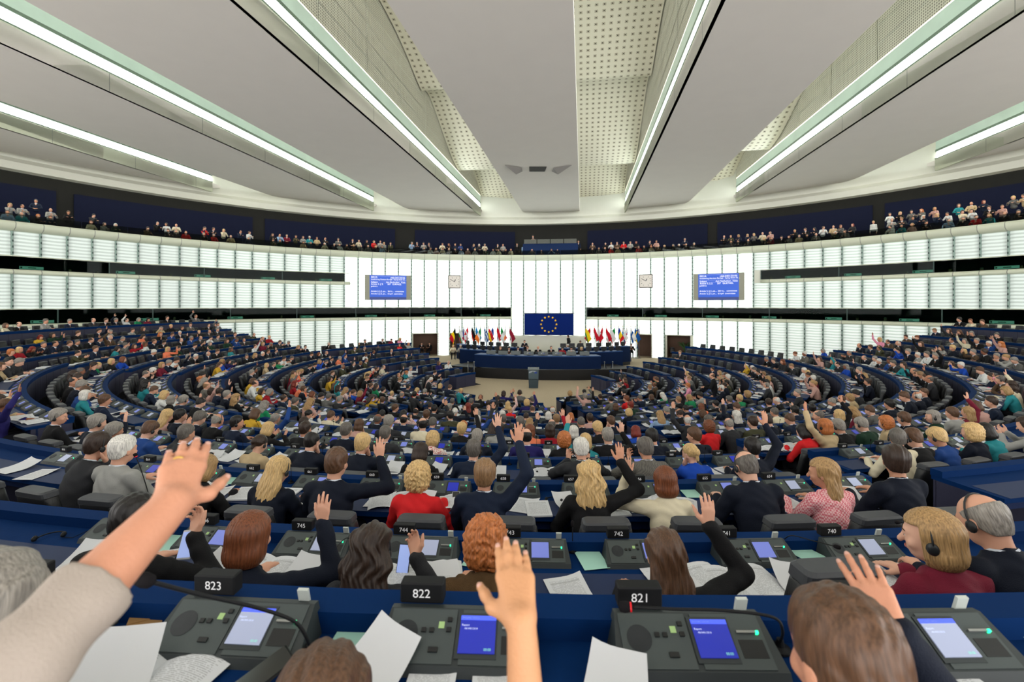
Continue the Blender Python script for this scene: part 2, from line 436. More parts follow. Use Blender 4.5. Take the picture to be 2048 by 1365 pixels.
# gallery: floor steps, rear wall, blue panels, glass balustrade
GZ = ZP['top']+.02
gf = MB()
for k in range(4): band(gf, WR+.3+k*.95, WR+6.5, -95, 95, GZ+(k-1)*.42 if k else GZ-.4, GZ+k*.42-.1)
struct('floor_gallery', gf, M_carpet)
gw = MB(); band(gw, WR+6.0, WR+6.2, -95, 95, GZ-.4, H(9.6)); struct('wall_gallery', gw, M_darkwall)
bw = MB()
for (x0, x1) in ((-40, 112), (148, 505), (530, 790), (830, 1030), (1175, 1415), (1435, 1745), (1770, 2080)):
    a0 = math.degrees(math.atan((x0-1024)/F)); a1 = math.degrees(math.atan((x1-1024)/F))
    def ga(x):
        k = (x-1024)/F; R = WR+5.9; A = 1+k*k; B = -2*(k*WX+WY); Cc = WX*WX+WY*WY-R*R
        d = (-B+math.sqrt(B*B-4*A*Cc))/(2*A); return math.degrees(math.atan2(k*d-WX, d-WY))
    p = MB(); band(p, WR+5.85, WR+6.0, ga(x0), ga(x1), GZ+.6, H(8.1)); struct('wall_acoustic_panel', p, M_galblue)
n = 44
for i in range(n):
    b0 = -92+184*i/n; b1 = -92+184*(i+1)/n
    g = MB(); band(g, WR-.02, WR, b0+.04, b1-.04, ZP['top']+.53, ZP['top']+1.02)
    o = g.obj('balustrade_pane', M_bal); o['kind'] = 'structure'

# ------------------------------------------------------------------ ceiling
TH = math.radians(8.8); HC = 8.7
def uv_pt(u, v, z): return (u*math.cos(TH)+v*math.sin(TH), -u*math.sin(TH)+v*math.cos(TH), z)
def vend(u, R=WR+.6):
    """where a line at lateral offset u meets the drum"""
    x0, y0 = u*math.cos(TH)-WX, -u*math.sin(TH)-WY; dx, dy = math.sin(TH), math.cos(TH)
    b = x0*dx+y0*dy; c = x0*x0+y0*y0-R*R; return -b+math.sqrt(max(0, b*b-c))
def plane_blade(u0, u1, z, name):
    """long ceiling blade with its far end cut to the drum and curved up, a shape added to darken that end"""
    mb = MB(); nu, V0 = 8, -4.0; v = []; f = []
    ts = [0, .2, .4, .6, .75, .85, .9, .915, .93, .945, .96, .97, .98, .99, 1.0]
    for i in range(nu+1):
        u = u0+(u1-u0)*i/nu; ve = vend(u)
        for t in ts:
            vv = V0+(ve-V0)*t
            v.append(uv_pt(u, vv, z+.55*max(0, (vv-(ve-4.0))/4.0)**2))
        for t in ts:
            vv = V0+(ve-V0)*t; v.append(uv_pt(u, vv, z+.7))
    m = len(ts)
    for i in range(nu):
        for j in range(m-1):
            a = i*2*m+j; b = (i+1)*2*m+j; f.append((a, a+1, b+1, b)); f.append((a+m, b+m, b+m+1, a+m+1))
        f.append((i*2*m+m-1, i*2*m+2*m-1, (i+1)*2*m+2*m-1, (i+1)*2*m+m-1))
    for i in (0, nu):
        for j in range(m-1): f.append((i*2*m+j, i*2*m+j+1, i*2*m+m+j+1, i*2*m+m+j))
    mb.add(v, f); return struct(name, mb, M_soffit)
BLADES = [(-3.88, -3.24), (-2.82, -2.19), (-1.81, -1.13), (-.636, -.03), (.45, 1.02), (1.476, 2.14), (2.60, 3.22), (-4.95, -4.3), (3.75, 4.4)]
for i, (a, b) in enumerate(sorted(BLADES)): plane_blade(a*HC, b*HC, H(HC), 'ceiling_blade')
# beams: (u, side) side = direction in which the face looks
BEAMS = [(-4.30, 1), (-3.24, 1), (-2.19, 1), (-1.13, 1), (.45, -1), (1.476, -1), (2.60, -1), (3.75, -1)]
def emis(name, col, s):
    m = bpy.data.materials.new(name); N, L = nodes_of(m); b = N['Principled BSDF']
    b.inputs['Base Color'].default_value = (.02, .02, .02, 1); b.inputs['Emission Color'].default_value = (*col, 1); b.inputs['Emission Strength'].default_value = s
    return m
M_strip = emis('fluorescent strip', (.94, 1.0, .97), STRIP)
M_warm = emis('warm strip', (1.0, .93, .72), 3.0)
def perf_mat(name, scale, dark, thr, base=(214, 212, 196)):
    """cream panel with a regular grid of small round holes"""
    m = bpy.data.materials.new(name); N, L = nodes_of(m); b = N['Principled BSDF']; b.inputs['Roughness'].default_value = .6
    uv = N.new('ShaderNodeUVMap'); mp = N.new('ShaderNodeVectorMath'); mp.operation = 'SCALE'; mp.inputs['Scale'].default_value = scale
    L.new(uv.outputs['UV'], mp.inputs[0]); fr = N.new('ShaderNodeVectorMath'); fr.operation = 'FRACTION'; L.new(mp.outputs[0], fr.inputs[0])
    sb = N.new('ShaderNodeVectorMath'); sb.operation = 'SUBTRACT'; sb.inputs[1].default_value = (.5, .5, 0); L.new(fr.outputs[0], sb.inputs[0])
    ln = N.new('ShaderNodeVectorMath'); ln.operation = 'LENGTH'; L.new(sb.outputs[0], ln.inputs[0])
    lt = N.new('ShaderNodeMath'); lt.operation = 'LESS_THAN'; lt.inputs[1].default_value = thr; L.new(ln.outputs['Value'], lt.inputs[0])
    mx = N.new('ShaderNodeMix'); mx.data_type = 'RGBA'; mx.inputs['A'].default_value = (*S2L(base), 1); mx.inputs['B'].default_value = (*S2L(dark), 1)
    L.new(lt.outputs[0], mx.inputs['Factor']); L.new(mx.outputs['Result'], b.inputs['Base Color']); return m
M_perf = perf_mat('perforated cream panel', 9.0, (120, 116, 104), .3)
M_lglass = mat('pale green light glass', (176, 196, 182), .15, .5, emit=.35, noise=.2, nscale=.8)
M_edge = mat('green metal channel', (108, 128, 112), .4, .5)
def uvobj(name, quads, m, kind='structure'):
    """quads with uv in metres"""
    v = []; f = []; uv = []
    for q, t in quads:
        k = len(v); v += q; f.append((k, k+1, k+2, k+3)); uv += t
    me = bpy.data.meshes.new(name); me.from_pydata(v, [], f); me.materials.append(m)
    ul = me.uv_layers.new(); ul.data.foreach_set('uv', np.array(uv, float).ravel()); me.update()
    o = link(name, me); o['kind'] = kind; return o
V0 = -4.0
for k, (uh, sd) in enumerate(BEAMS):
    u = uh*HC; ve = vend(u, WR+.1)-.1
    def strip(mb, z0, z1, du, th, mi=0, e=0):
        p = [uv_pt(u+sd*du, V0, z0), uv_pt(u+sd*(du-th), V0, z0), uv_pt(u+sd*(du-th), V0, z1), uv_pt(u+sd*du, V0, z1)]
        q = [uv_pt(u+sd*du, ve+e, z0), uv_pt(u+sd*(du-th), ve+e, z0), uv_pt(u+sd*(du-th), ve+e, z1), uv_pt(u+sd*du, ve+e, z1)]
        mb.add(p+q, [(0, 1, 2, 3), (7, 6, 5, 4), (0, 4, 5, 1), (1, 5, 6, 2), (2, 6, 7, 3), (3, 7, 4, 0)], mi)
    a = MB(); strip(a, H(HC-.0), H(HC+.75), .0, .12); b_ = struct('ceiling_beam', a, M_fascia)
    for j in range(9):
        c = MB(); vv = 2+j*4.6
        if vv < ve: c.add([uv_pt(u+sd*.004, vv, H(HC)), uv_pt(u+sd*.004, vv+.03, H(HC)), uv_pt(u+sd*.004, vv+.03, H(HC+.75)), uv_pt(u+sd*.004, vv, H(HC+.75))], [(0, 1, 2, 3)]); c.obj('joint', mat('ledge joint', (150, 152, 142)), b_)
    a = MB(); strip(a, H(HC+.75), H(HC+.80), .02, .35); strip(a, H(HC+1.22), H(HC+1.36), -.02, .25); struct('ceiling_channel', a, M_edge)
    a = MB(); strip(a, H(HC+.80), H(HC+1.22), -.1, .05); struct('ceiling_light_strip', a, M_strip)
    a = MB(); strip(a, H(HC+1.36), H(HC+2.0), -.05, .05); struct('ceiling_light_glass', a, M_lglass)
    a = MB(); strip(a, H(HC+2.0), H(HC+2.05), -.05, .22); struct('ceiling_glass_rim', a, M_warm)
    # perforated wall above
    qs = []
    for j in range(12):
        v0 = V0+(ve+.2-V0)*j/12; v1 = V0+(ve+.2-V0)*(j+1)/12
        for i in range(6):
            z0 = H(HC+2.05+i*.8); z1 = z0+.76
            uu = u-sd*.08
            qs.append(([uv_pt(uu, v0+.05, z0), uv_pt(uu, v1, z0), uv_pt(uu, v1, z1), uv_pt(uu, v0+.05, z1)], [(v0, z0), (v1, z0), (v1, z1), (v0, z1)]))
    uvobj('ceiling_perforated_panel', qs, M_perf)
    a = MB(); strip(a, H(HC+2.0), H(HC+7.4), -.1, .1); struct('ceiling_upstand', a, M_white)
# wavy reflectors in the slots
M_refl = None
def refl_mat():
    """cream reflector, grid of small square holes each with a dark square frame"""
    m = bpy.data.materials.new('cream reflector'); N, L = nodes_of(m); b = N['Principled BSDF']; b.inputs['Roughness'].default_value = .5
    uv = N.new('ShaderNodeUVMap'); mp = N.new('ShaderNodeVectorMath'); mp.operation = 'SCALE'; mp.inputs['Scale'].default_value = 2.6
    L.new(uv.outputs['UV'], mp.inputs[0]); fr = N.new('ShaderNodeVectorMath'); fr.operation = 'FRACTION'; L.new(mp.outputs[0], fr.inputs[0])
    sb = N.new('ShaderNodeVectorMath'); sb.operation = 'SUBTRACT'; sb.inputs[1].default_value = (.5, .5, 0); L.new(fr.outputs[0], sb.inputs[0])
    ab = N.new('ShaderNodeVectorMath'); ab.operation = 'ABSOLUTE'; L.new(sb.outputs[0], ab.inputs[0])
    sp = N.new('ShaderNodeSeparateXYZ'); L.new(ab.outputs[0], sp.inputs[0])
    mxm = N.new('ShaderNodeMath'); mxm.operation = 'MAXIMUM'; L.new(sp.outputs['X'], mxm.inputs[0]); L.new(sp.outputs['Y'], mxm.inputs[1])
    cr = N.new('ShaderNodeValToRGB'); cr.color_ramp.interpolation = 'CONSTANT'; e = cr.color_ramp.elements
    e[0].position = 0; e[0].color = (*S2L((60, 56, 44)), 1); e[1].position = .09; e[1].color = (*S2L((214, 206, 178)), 1)
    k = e.new(.17); k.color = (*S2L((150, 142, 118)), 1); k = e.new(.205); k.color = (*S2L((236, 232, 212)), 1)
    L.new(mxm.outputs[0], cr.inputs['Fac']); L.new(cr.outputs['Color'], b.inputs['Base Color']); return m
M_refl = refl_mat()
RP = [(-4, 15.6), (8, 15.6), (16, 15.4), (21, 15.1), (24, 14.7), (26, 14.1), (27.5, 13.5), (28.3, 13.25), (28.8, 13.5), (29.6, 13.6), (31, 13.1), (33, 12.1), (35, 11.2), (36.5, 10.85), (37.2, 10.9)]
RP2 = [(36.5, 12.9), (39, 12.8), (42, 12.2), (45, 10.9), (47.5, 10.2)]
def smoothp(P):
    out = []
    for i in range(len(P)-1):
        p0 = P[max(i-1, 0)]; p1 = P[i]; p2 = P[i+1]; p3 = P[min(i+2, len(P)-1)]
        for t in (0, .25, .5, .75):
            out.append(tuple(.5*((2*p1[c])+(-p0[c]+p2[c])*t+(2*p0[c]-5*p1[c]+4*p2[c]-p3[c])*t*t+(-p0[c]+3*p1[c]-3*p2[c]+p3[c])*t**3) for c in (0, 1)))
    return out+[P[-1]]
SLOTS = [(-4.30, -3.88), (-3.24, -2.82), (-2.19, -1.81), (-1.13, -.636), (-.03, .45), (1.02, 1.476), (2.14, 2.60), (3.22, 3.75)]
for (a, b) in SLOTS:
    u0, u1 = a*HC, b*HC; u0 -= .4; u1 += .4
    if (a, b) in ((-.03, .45), (1.02, 1.476), (2.14, 2.60), (3.22, 3.75)): u1 = b*HC-.0
    else: u0 = a*HC
    for prof in (RP, RP2):
        sc = (vend((u0+u1)/2)-46.5)*.75
        pp = [(v_+ (sc if v_ > 5 else 0), z_) for v_, z_ in smoothp(prof)]
        ve = min(vend(u0), vend(u1))+.2; qs = []; L_ = 0
        for i in range(len(pp)-1):
            if pp[i][0] >= ve: break
            (v0, z0), (v1, z1) = pp[i], pp[i+1]; d = math.hypot(v1-v0, z1-z0)
            qs.append(([uv_pt(u0, v0, H(z0)), uv_pt(u1, v0, H(z0)), uv_pt(u1, v1, H(z1)), uv_pt(u0, v1, H(z1))], [(0, L_), (u1-u0, L_), (u1-u0, L_+d), (0, L_+d)]))
            L_ += d
        if qs: uvobj('ceiling_reflector', qs, M_refl)
rl = MB(); rl.add([uv_pt(-60, -4, H(16.2)), uv_pt(60, -4, H(16.2)), uv_pt(60, 60, H(16.2)), uv_pt(-60, 60, H(16.2))], [(3, 2, 1, 0)]); struct('ceiling_roof', rl, M_white)
# white drum above the gallery opening
dr = MB(); band(dr, WR+.5, WR+.7, -95, 95, H(7.95), H(14)); ledge(-95, 95, [(.5, H(8.7)), (.15, H(8.4)), (.1, H(7.95)), (.6, H(7.9))], 0, dr)
struct('wall_upper_drum', dr, M_white)
# small air outlets in the middle blade
o = empty('ceiling_outlet', px(1075, 338, 8.69*F/272)); o.location.z = H(HC)-.02
tag(o, 'grey folded air outlet cluster set in the middle ceiling blade above the gallery', 'ceiling vent')
mb = MB()
for s_ in (-1, 1):
    mb.prism([(s_*.0, -.5, 0), (s_*.55, -.5, 0), (s_*.5, .5, -.0), (0, .5, 0)] if s_ > 0 else [(0, -.5, 0), (0, .5, 0), (-.5, .5, 0), (-.55, -.5, 0)], (0, 0, -.02))
mb.obj('slot', mat('vent shadow', (70, 68, 66), .8), o)
for s_ in (-1, 1):
    mb = MB(); mb.add([(s_*1.0, -.3, -.01), (s_*2.1, -.9, -.01), (s_*1.35, .35, -.25), (s_*.95, .45, -.02)], [(0, 1, 2), (0, 2, 3), (1, 3, 2), (0, 3, 1)]); mb.obj('deflector', mat('vent flap', (150, 146, 142), .7), o)

# ------------------------------------------------------------------ curved desks
BLOCK = {0: 'middle block', 1: 'inner right block', -1: 'inner left block', 2: 'far right block', -2: 'far left block', 3: 'front right block', -3: 'front left block'}
def inview(x, y, z, m=60, top=True):
    if y < .35: return False
    u = 1024+F*x/y; v = HZ+(CAMZ-z)*F/y
    return -m < u < 2048+m and v < 1365+m*3
M_seam = mat('desk joint', (26, 26, 36), .7)
M_rim = mat('blue desk edge', (6, 40, 86), .75, .05)
for s in SECT:
    for r in SROWS[s]:
        a0, a1 = srange(r, s); R = RF[r]; zt = ztop(r, s)
        n = int(math.ceil((a1-a0)/2)); pts = [pol(R+.3, a0+(a1-a0)*i/n) for i in range(n+1)]
        if not any(inview(p[0], p[1], zt, 200) for p in pts): continue
        fi = len(SROWS[s])-SROWS[s].index(r)
        e = empty('curved_desk', (*pol(R+.3, (a0+a1)/2), zt-.72))
        who = 'row nearest the camera' if r == 8 else ('row nearest the pit' if fi == 1 else ordinal(fi)+' row from the pit')
        tag(e, 'curved blue desk, %s, %s' % (who, BLOCK[s]), 'desk', 'curved blue desks of the hall')
        inv = Matrix.Translation(-e.location)
        def mk(name, mb, mats):
            mb.v = [tuple(Vector(p)-e.location) for p in mb.v]; return mb.obj(name, mats, e)
        d = MB(); ring(d, R-.02, R+DEPTH, a0, a1, zt-.045, zt); mk('desktop', d, M_blue)
        d = MB(); ring(d, R-.03, R+.085, a0, a1, zt-.005, zt+LED); mk('desk_ledge', d, M_rim)
        d = MB(); ring(d, R+.30, R+DEPTH+.004, a0+math.degrees(.06/R), a1-math.degrees(.06/R), zt, zt+.003); mk('writing_pad', d, M_blue2)
        d = MB(); ring(d, R, R+.03, a0, a1, zt-1.12, zt-.045)
        k = int((a1-a0)*math.radians(1)*R/.65)
        for i in range(1, k):
            a = a0+(a1-a0)*i/k; da = math.degrees(.006/R)
            if abs(a) > 12: ring(d, R-.004, R, a-da, a+da, zt-1.1, zt-.05, 1)
        mk('front_panel', d, [M_front, M_seam])
        for (b0, b1) in ((a0, a0+math.degrees(.04/R)), (a1-math.degrees(.04/R), a1)):
            d = MB(); ring(d, R+.02, R+DEPTH-.06, b0, b1, zt-.8, zt-.045); mk('end_panel', d, M_front)
        d = MB(); ring(d, R+.45, R+.48, a0, a1, zt-.17, zt-.045); mk('apron', d, M_navy)

# ------------------------------------------------------------------ seats
class Seat: pass
SEATS = []
PH = {8: -.149, 7: -.538, 6: -.61, 5: .288}
for s in SECT:
    for r in SROWS[s]:
        a0, a1 = srange(r, s); R = RF[r]; da = math.degrees(.65/(R+.2))
        if abs(s) == 3: da *= 1.12
        if s == 0 and r in PH:
            ref = math.degrees(math.asin((PH[r]-CX)/(R+.18)))
            k0 = math.ceil((a0+da*.42-ref)/da); k1 = math.floor((a1-da*.42-ref)/da); angs = [ref+k*da for k in range(k0, k1+1)]
        else:
            n = int((a1-a0)/da); angs = [(a0+a1)/2+(i-(n-1)/2)*da for i in range(n)]
        for i, a in enumerate(angs):
            q = Seat(); q.s, q.r, q.a, q.i, q.n, q.R = s, r, a, i, len(angs), R; q.zt = ztop(r, s); q.da = da
            q.con = pol(R+(.145 if r == 8 else .165), a); q.hip = pol(R+DEPTH+.21, a); q.rz = math.radians(a)
            x, y = q.hip
            q.ok = inview(x, y, q.zt+.3, 70) or (r == 8 and inview(*q.con, q.zt, 250)); q.dist = math.hypot(x, y); q.occ = False
            q.fi = len(SROWS[s])-SROWS[s].index(r)
            SEATS.append(q)
SEATS = [q for q in SEATS if q.ok]
SEATS.sort(key=lambda q: q.dist)
# local frame of everything at a seat: +y looks to the pit. rotation about z: direction (-sin a, cos a) -> rz = a
def where(q):
    row = 'row nearest the camera' if q.r == 8 else ('row nearest the pit' if q.fi == 1 else ordinal(q.fi)+' row out from the pit')
    side = '%s seat from the left end' % ordinal(q.i+1) if q.i*2 < q.n else '%s seat from the right end' % ordinal(q.n-q.i)
    return '%s of the %s, %s' % (side, row, {0: 'middle block', 1: 'inner right block', -1: 'inner left block', 2: 'far right block', -2: 'far left block', 3: 'front right block', -3: 'front left block'}[q.s])
def where_short(q):
    row = 'nearest row' if q.r == 8 else ('first row' if q.fi == 1 else ordinal(q.fi)+' row')
    side = '%s from left' % ordinal(q.i+1) if q.i*2 < q.n else '%s from right' % ordinal(q.n-q.i)
    return '%s, %s, %s' % (side, row, {0: 'middle block', 1: 'inner right block', -1: 'inner left block', 2: 'far right block', -2: 'far left block', 3: 'front right block', -3: 'front left block'}[q.s])

# ------------------------------------------------------------------ chair
def loft(mb, levels, n=5, mi=0, cap=True):
    """levels of rounded rectangles (cx, cy, z, hw, hd, r)"""
    v = []; f = []
    for (cx, cy_, z, hw, hd, r) in levels:
        for (sx, sy, t0) in ((1, -1, -90), (1, 1, 0), (-1, 1, 90), (-1, -1, 180)):
            for k in range(n):
                t = math.radians(t0+90*k/(n-1)); v.append((cx+sx*(hw-r)+r*math.cos(t), cy_+sy*(hd-r)+r*math.sin(t), z))
    m = 4*n
    for i in range(len(levels)-1):
        for k in range(m): f.append((i*m+k, i*m+(k+1) % m, (i+1)*m+(k+1) % m, (i+1)*m+k))
    if cap: f.append(tuple(range(m))[::-1]); f.append(tuple((len(levels)-1)*m+k for k in range(m)))
    return mb.add(v, f, mi)
def chair_parts(n):
    P = {}
    mb = MB(); loft(mb, [(0, -.20, .40, .215, .03, .02), (0, -.215, .42, .23, .045, .03), (0, -.25, .62, .225, .05, .035), (0, -.285, .80, .20, .055, .04), (0, -.30, .875, .185, .058, .04), (0, -.303, .885, .175, .05, .04)], n); P['backrest'] = mb.mesh('backrest', M_leather, True)
    mb = MB(); loft(mb, [(0, -.30, .872, .165, .045, .03), (0, -.30, .886, .178, .066, .03), (0, -.305, .925, .172, .066, .03), (0, -.305, .938, .158, .052, .03)], n); P['head_cushion'] = mb.mesh('head_cushion', M_gleather, False)
    mb = MB(); loft(mb, [(0, 0, .36, .20, .20, .05), (0, 0, .38, .235, .22, .06), (0, .0, .43, .235, .22, .06), (0, 0, .45, .21, .20, .06)], n); P['seat'] = mb.mesh('seat', M_leather, True)
    mb = MB(); mb.tube([(0, 0, .02), (0, 0, .36)], .035, 8); mb.lathe([(0, .0), (.2, 0), (.2, .015), (.05, .04), (0, .04)], n=12); P['pedestal'] = mb.mesh('pedestal', M_black)
    mb = MB()
    for sx in (-1, 1): mb.rbox((sx*.26, -.02, .60), (.025, .13, .015), .01); mb.box((sx*.26, -.1, .5), (.012, .02, .1))
    P['armrest'] = mb.mesh('armrest', M_black)
    return P
CP = chair_parts(4)
proto_c = None
def make_chair():
    e = empty('delegate_chair')
    for k in ('backrest', 'head_cushion', 'seat', 'pedestal'): link(k, CP[k], e)
    return e
# ------------------------------------------------------------------ console
SL = math.atan2(.070, .128)
MC = Matrix.Translation((0, -.008, .057)) @ Matrix.Rotation(SL, 4, 'X')
def pl(u, s, w, h, t, mb, mi=0):
    """thin plate on the sloping face, centre u,s, half size w,h, thickness t"""
    c = MC @ Vector((u, s, t/2)); mb.box(tuple(c), (w, h, abs(t)/2), mi, MC.to_3x3()); return mb
def console_body(mb):
    pr = [(.078, 0), (.078, .088), (.056, .092), (-.072, .022), (-.084, .0)]
    v = []
    for (x, k) in ((-.225, 1), (.225, 1)):
        for (y, z) in pr: v.append((x-(math.copysign(.018, x) if z > .03 else 0), y, z))
    n = 5; f = [tuple(range(n)), tuple(range(n, 2*n))[::-1]] + [(i, n+i, n+(i+1) % n, (i+1) % n) for i in range(n)]
    return mb.add(v, f)
def disc(mb, u, s, r, t, mi=0, n=24):
    v = [MC @ Vector((u, s, t))]+[MC @ Vector((u+r*math.cos(2*PI*k/n), s+r*math.sin(2*PI*k/n), t*.7)) for k in range(n)]
    return mb.add(v, [(0, k+1, (k+1) % n+1) for k in range(n)])
def make_console(full, scr):
    e = empty('conference_console')
    link('housing', CONB if full else CONB2, e)
    if full:
        for k, m in CONP.items(): link(k, m, e)
        if full == 2:
            for i, (u, t_, w, h) in enumerate(BTN): link('button', BTN2 if i == 4 else BTN1, e).location = MC.to_3x3() @ Vector((u, t_, 0))
    link('display', {0: CONS0, 1: CONS1, 2: CONS2}[scr], e)
    return e
_m = MB(); console_body(_m); CONB = None
_m2 = MB(); console_body(_m2); CONB2 = _m2.mesh('housing', M_cond)
pl(-.105, 0, .094, .068, .003, _m, 1); pl(.1, 0, .094, .068, .003, _m, 1)
CONB = _m.mesh('housing', [M_cond, M_conw])
M_spk = mat('speaker mesh', (38, 42, 44), .5, .4, bump=.6, bscale=900)
CONP = {}
_m = MB(); disc(_m, -.150, .004, .034, .006); CONP['speaker_grille'] = _m.mesh('speaker_grille', M_spk)
BTN = ((-.100, .012, .0065, .0055), (-.078, .012, .0065, .0055), (-.03, .040, .0065, .0055), (-.03, .014, .0065, .0055), (-.066, -.036, .013, .006))
_m = MB()
for (u, t_, w, h) in BTN: pl(u, t_, w, h, .008, _m)
CONBTN = _m.mesh('button', M_btn)
_m = MB(); pl(0, 0, .0065, .0055, .008, _m); BTN1 = _m.mesh('button', M_btn)
_m = MB(); pl(0, 0, .013, .006, .008, _m); BTN2 = _m.mesh('button', M_btn)
_m = MB(); pl(-.052, .026, .008, .0085, .005, _m); CONP['status_lcd'] = _m.mesh('status_lcd', M_lcd)
_m = MB(); pl(.050, .002, .057, .057, .0045, _m); CONP['display_bezel'] = _m.mesh('display_bezel', M_cond)
_m = MB(); pl(.152, -.020, .033, .022, .0042, _m); CONP['card_slot'] = _m.mesh('card_slot', M_btn)
_m = MB(); pl(.150, .020, .030, .003, .010, _m); CONP['voting_card'] = _m.mesh('voting_card', M_metal)
_m = MB(); pl(.176, .018, .0035, .0035, .013, _m); CONP['green_light'] = _m.mesh('green_light', M_led)
M_tab = mat('clear plastic tab', (190, 196, 190), .2, .6)
_m = MB(); _m.box((.165, .072, .106), (.016, .005, .022), 0, Matrix.Rotation(.25, 3, 'X')); CONP['plastic_tab'] = _m.mesh('plastic_tab', M_tab)
def _dsp(m): 
    b = MB(); pl(.052, .004, .050, .047, .0075, b); return b.mesh('display', m)
CONS0, CONS1, CONS2 = _dsp(M_scr), _dsp(M_scr2), _dsp(M_scr3)
def text_obj(name, s, size, m, parent, mtx, align='CENTER', ext=0.0):
    c = bpy.data.curves.new(name, 'FONT'); c.body = s; c.size = size; c.align_x = align; c.align_y = 'CENTER'; c.extrude = ext
    c.materials.append(m); t = bpy.data.objects.new(name, c); COL.objects.link(t)
    me = bpy.data.meshes.new_from_object(t.evaluated_get(bpy.context.evaluated_depsgraph_get())); me.name = name
    bpy.data.objects.remove(t); bpy.data.curves.remove(c)
    o = link(name, me, parent); o.matrix_local = mtx; return o
_m = MB(); _m.rbox((0, 0, .03), (.065, .022, .03), .004); NPM = _m.mesh('number_block', M_black)
def number_block(parent, num):
    o = link('number_block', NPM, parent, (-.125, .10, .088))
    text_obj('seat_number', str(num), .036, M_text, o, Matrix.Translation((0, -.0235, .030)) @ Matrix.Rotation(PI/2, 4, 'X'))
    return o
# consoles and chairs: the 300 largest one by one, the rest in one object each
N_IND = 300
numbase = {(8, 0): (822, PH[8]), (7, 0): (744, PH[7]), (6, 0): (659, PH[6]), (5, 0): (571, PH[5])}
def seat_number(q):
    if (q.r, q.s) not in numbase: return None
    n0, x0 = numbase[(q.r, q.s)]
    ref = math.degrees(math.asin((x0-CX)/(RF[q.r]+.18))); return n0-int(round((q.a-ref)/q.da))
def merged(name, meshes_at, kind_label, cat, group=None):
    """meshes_at: list of (mesh, matrix 4x4, [materials override or None]) -> one stuff object"""
    V = []; Fc = []; Lp = []; MI = []; mats = []; base = 0; cache = {}
    for me, M, ov in meshes_at:
        key = me.name
        if key not in cache:
            co = np.empty(len(me.vertices)*3, np.float32); me.vertices.foreach_get('co', co)
            lv = np.empty(len(me.loops), np.int32); me.loops.foreach_get('vertex_index', lv)
            lt = np.empty(len(me.polygons), np.int32); me.polygons.foreach_get('loop_total', lt)
            mi = np.empty(len(me.polygons), np.int32); me.polygons.foreach_get('material_index', mi)
            cache[key] = (co.reshape(-1, 3), lv, lt, mi)
        co, lv, lt, mi = cache[key]
        A = np.array(M, dtype=np.float32); V.append(co @ A[:3, :3].T + A[:3, 3]); Lp.append(lv+base); Fc.append(lt); base += len(co)
        mm = ov or list(me.materials); idx = []
        for m in mm:
            if m not in mats: mats.append(m)
            idx.append(mats.index(m))
        MI.append(np.array(idx, np.int32)[np.minimum(mi, len(idx)-1)])
    V = np.concatenate(V); Lp = np.concatenate(Lp); Fc = np.concatenate(Fc); MI = np.concatenate(MI)
    me = bpy.data.meshes.new(name); me.vertices.add(len(V)); me.vertices.foreach_set('co', V.ravel())
    me.loops.add(len(Lp)); me.loops.foreach_set('vertex_index', Lp)
    me.polygons.add(len(Fc)); st = np.concatenate(([0], np.cumsum(Fc)[:-1])).astype(np.int32)
    me.polygons.foreach_set('loop_start', st); me.polygons.foreach_set('loop_total', Fc); me.polygons.foreach_set('material_index', MI)
    for m in mats: me.materials.append(m)
    me.polygons.foreach_set('use_smooth', np.ones(len(Fc), bool)); me.update(calc_edges=True); me.validate()
    o = link(name, me); tag(o, kind_label, cat, group, 'stuff'); return o
def mtx(x, y, z, rz, s=1.0): return Matrix.Translation((x, y, z)) @ Matrix.Rotation(rz, 4, 'Z') @ Matrix.Scale(s, 4)
rest_con, rest_ch = [], []
near = {}
protoC = {}
protoCh = make_chair(); used_ch = False
for k, q in enumerate(SEATS):
    x, y = q.con; scr = RND.choice((0, 0, 1, 2))
    if q.r == 8: scr = 1 if -3.2 < q.a < .3 else 2
    full = (2 if q.r >= 7 and q.s == 0 else 1) if (q.dist < 9.5 and q.r >= 4) else 0
    if k < N_IND:
        key = (full, scr)
        if key not in protoC: protoC[key] = make_console(full, scr); o = protoC[key]
        else: o = copy_tree(protoC[key])
        o.location = (x, y, q.zt); o.rotation_euler = (0, 0, q.rz)
        q.console = o
        num = seat_number(q)
        if num and q.r >= 5 and q.dist < 9: o['_n'] = num
        lb = 'grey desk console%s, %s' % ({0: ' with light blue screen', 1: ' with deep blue screen', 2: ' with pale screen'}[scr], where_short(q))
        tag(o, lb, 'console', 'desk consoles')
        cx, cy_ = q.hip; zf = q.zt-.72
        c = protoCh if not used_ch else copy_tree(protoCh); used_ch = True
        c.location = (cx, cy_, zf); c.rotation_euler = (0, 0, q.rz+RND.uniform(-.06, .06))
        q.chair = c
        tag(c, 'black chair with grey head cushion, %s' % where_short(q), 'chair', 'black delegate chairs')
    else:
        rest_con.append((CONB2, mtx(x, y, q.zt, q.rz), None)); rest_con.append(({0: CONS0, 1: CONS1, 2: CONS2}[scr], mtx(x, y, q.zt, q.rz), None))
        cx, cy_ = q.hip; q.chair = None
        for p in ('backrest', 'head_cushion', 'seat', 'pedestal'): rest_ch.append((CP[p], mtx(cx, cy_, q.zt-.72, q.rz), None))
M_stx = mat('console text', (200, 210, 240), .5, .2, emit=.6); M_bar = mat('console title bar', (70, 90, 220), .4, .3, emit=.8); M_tgr = mat('console clock digits', (130, 210, 190), .4, .3, emit=.6)
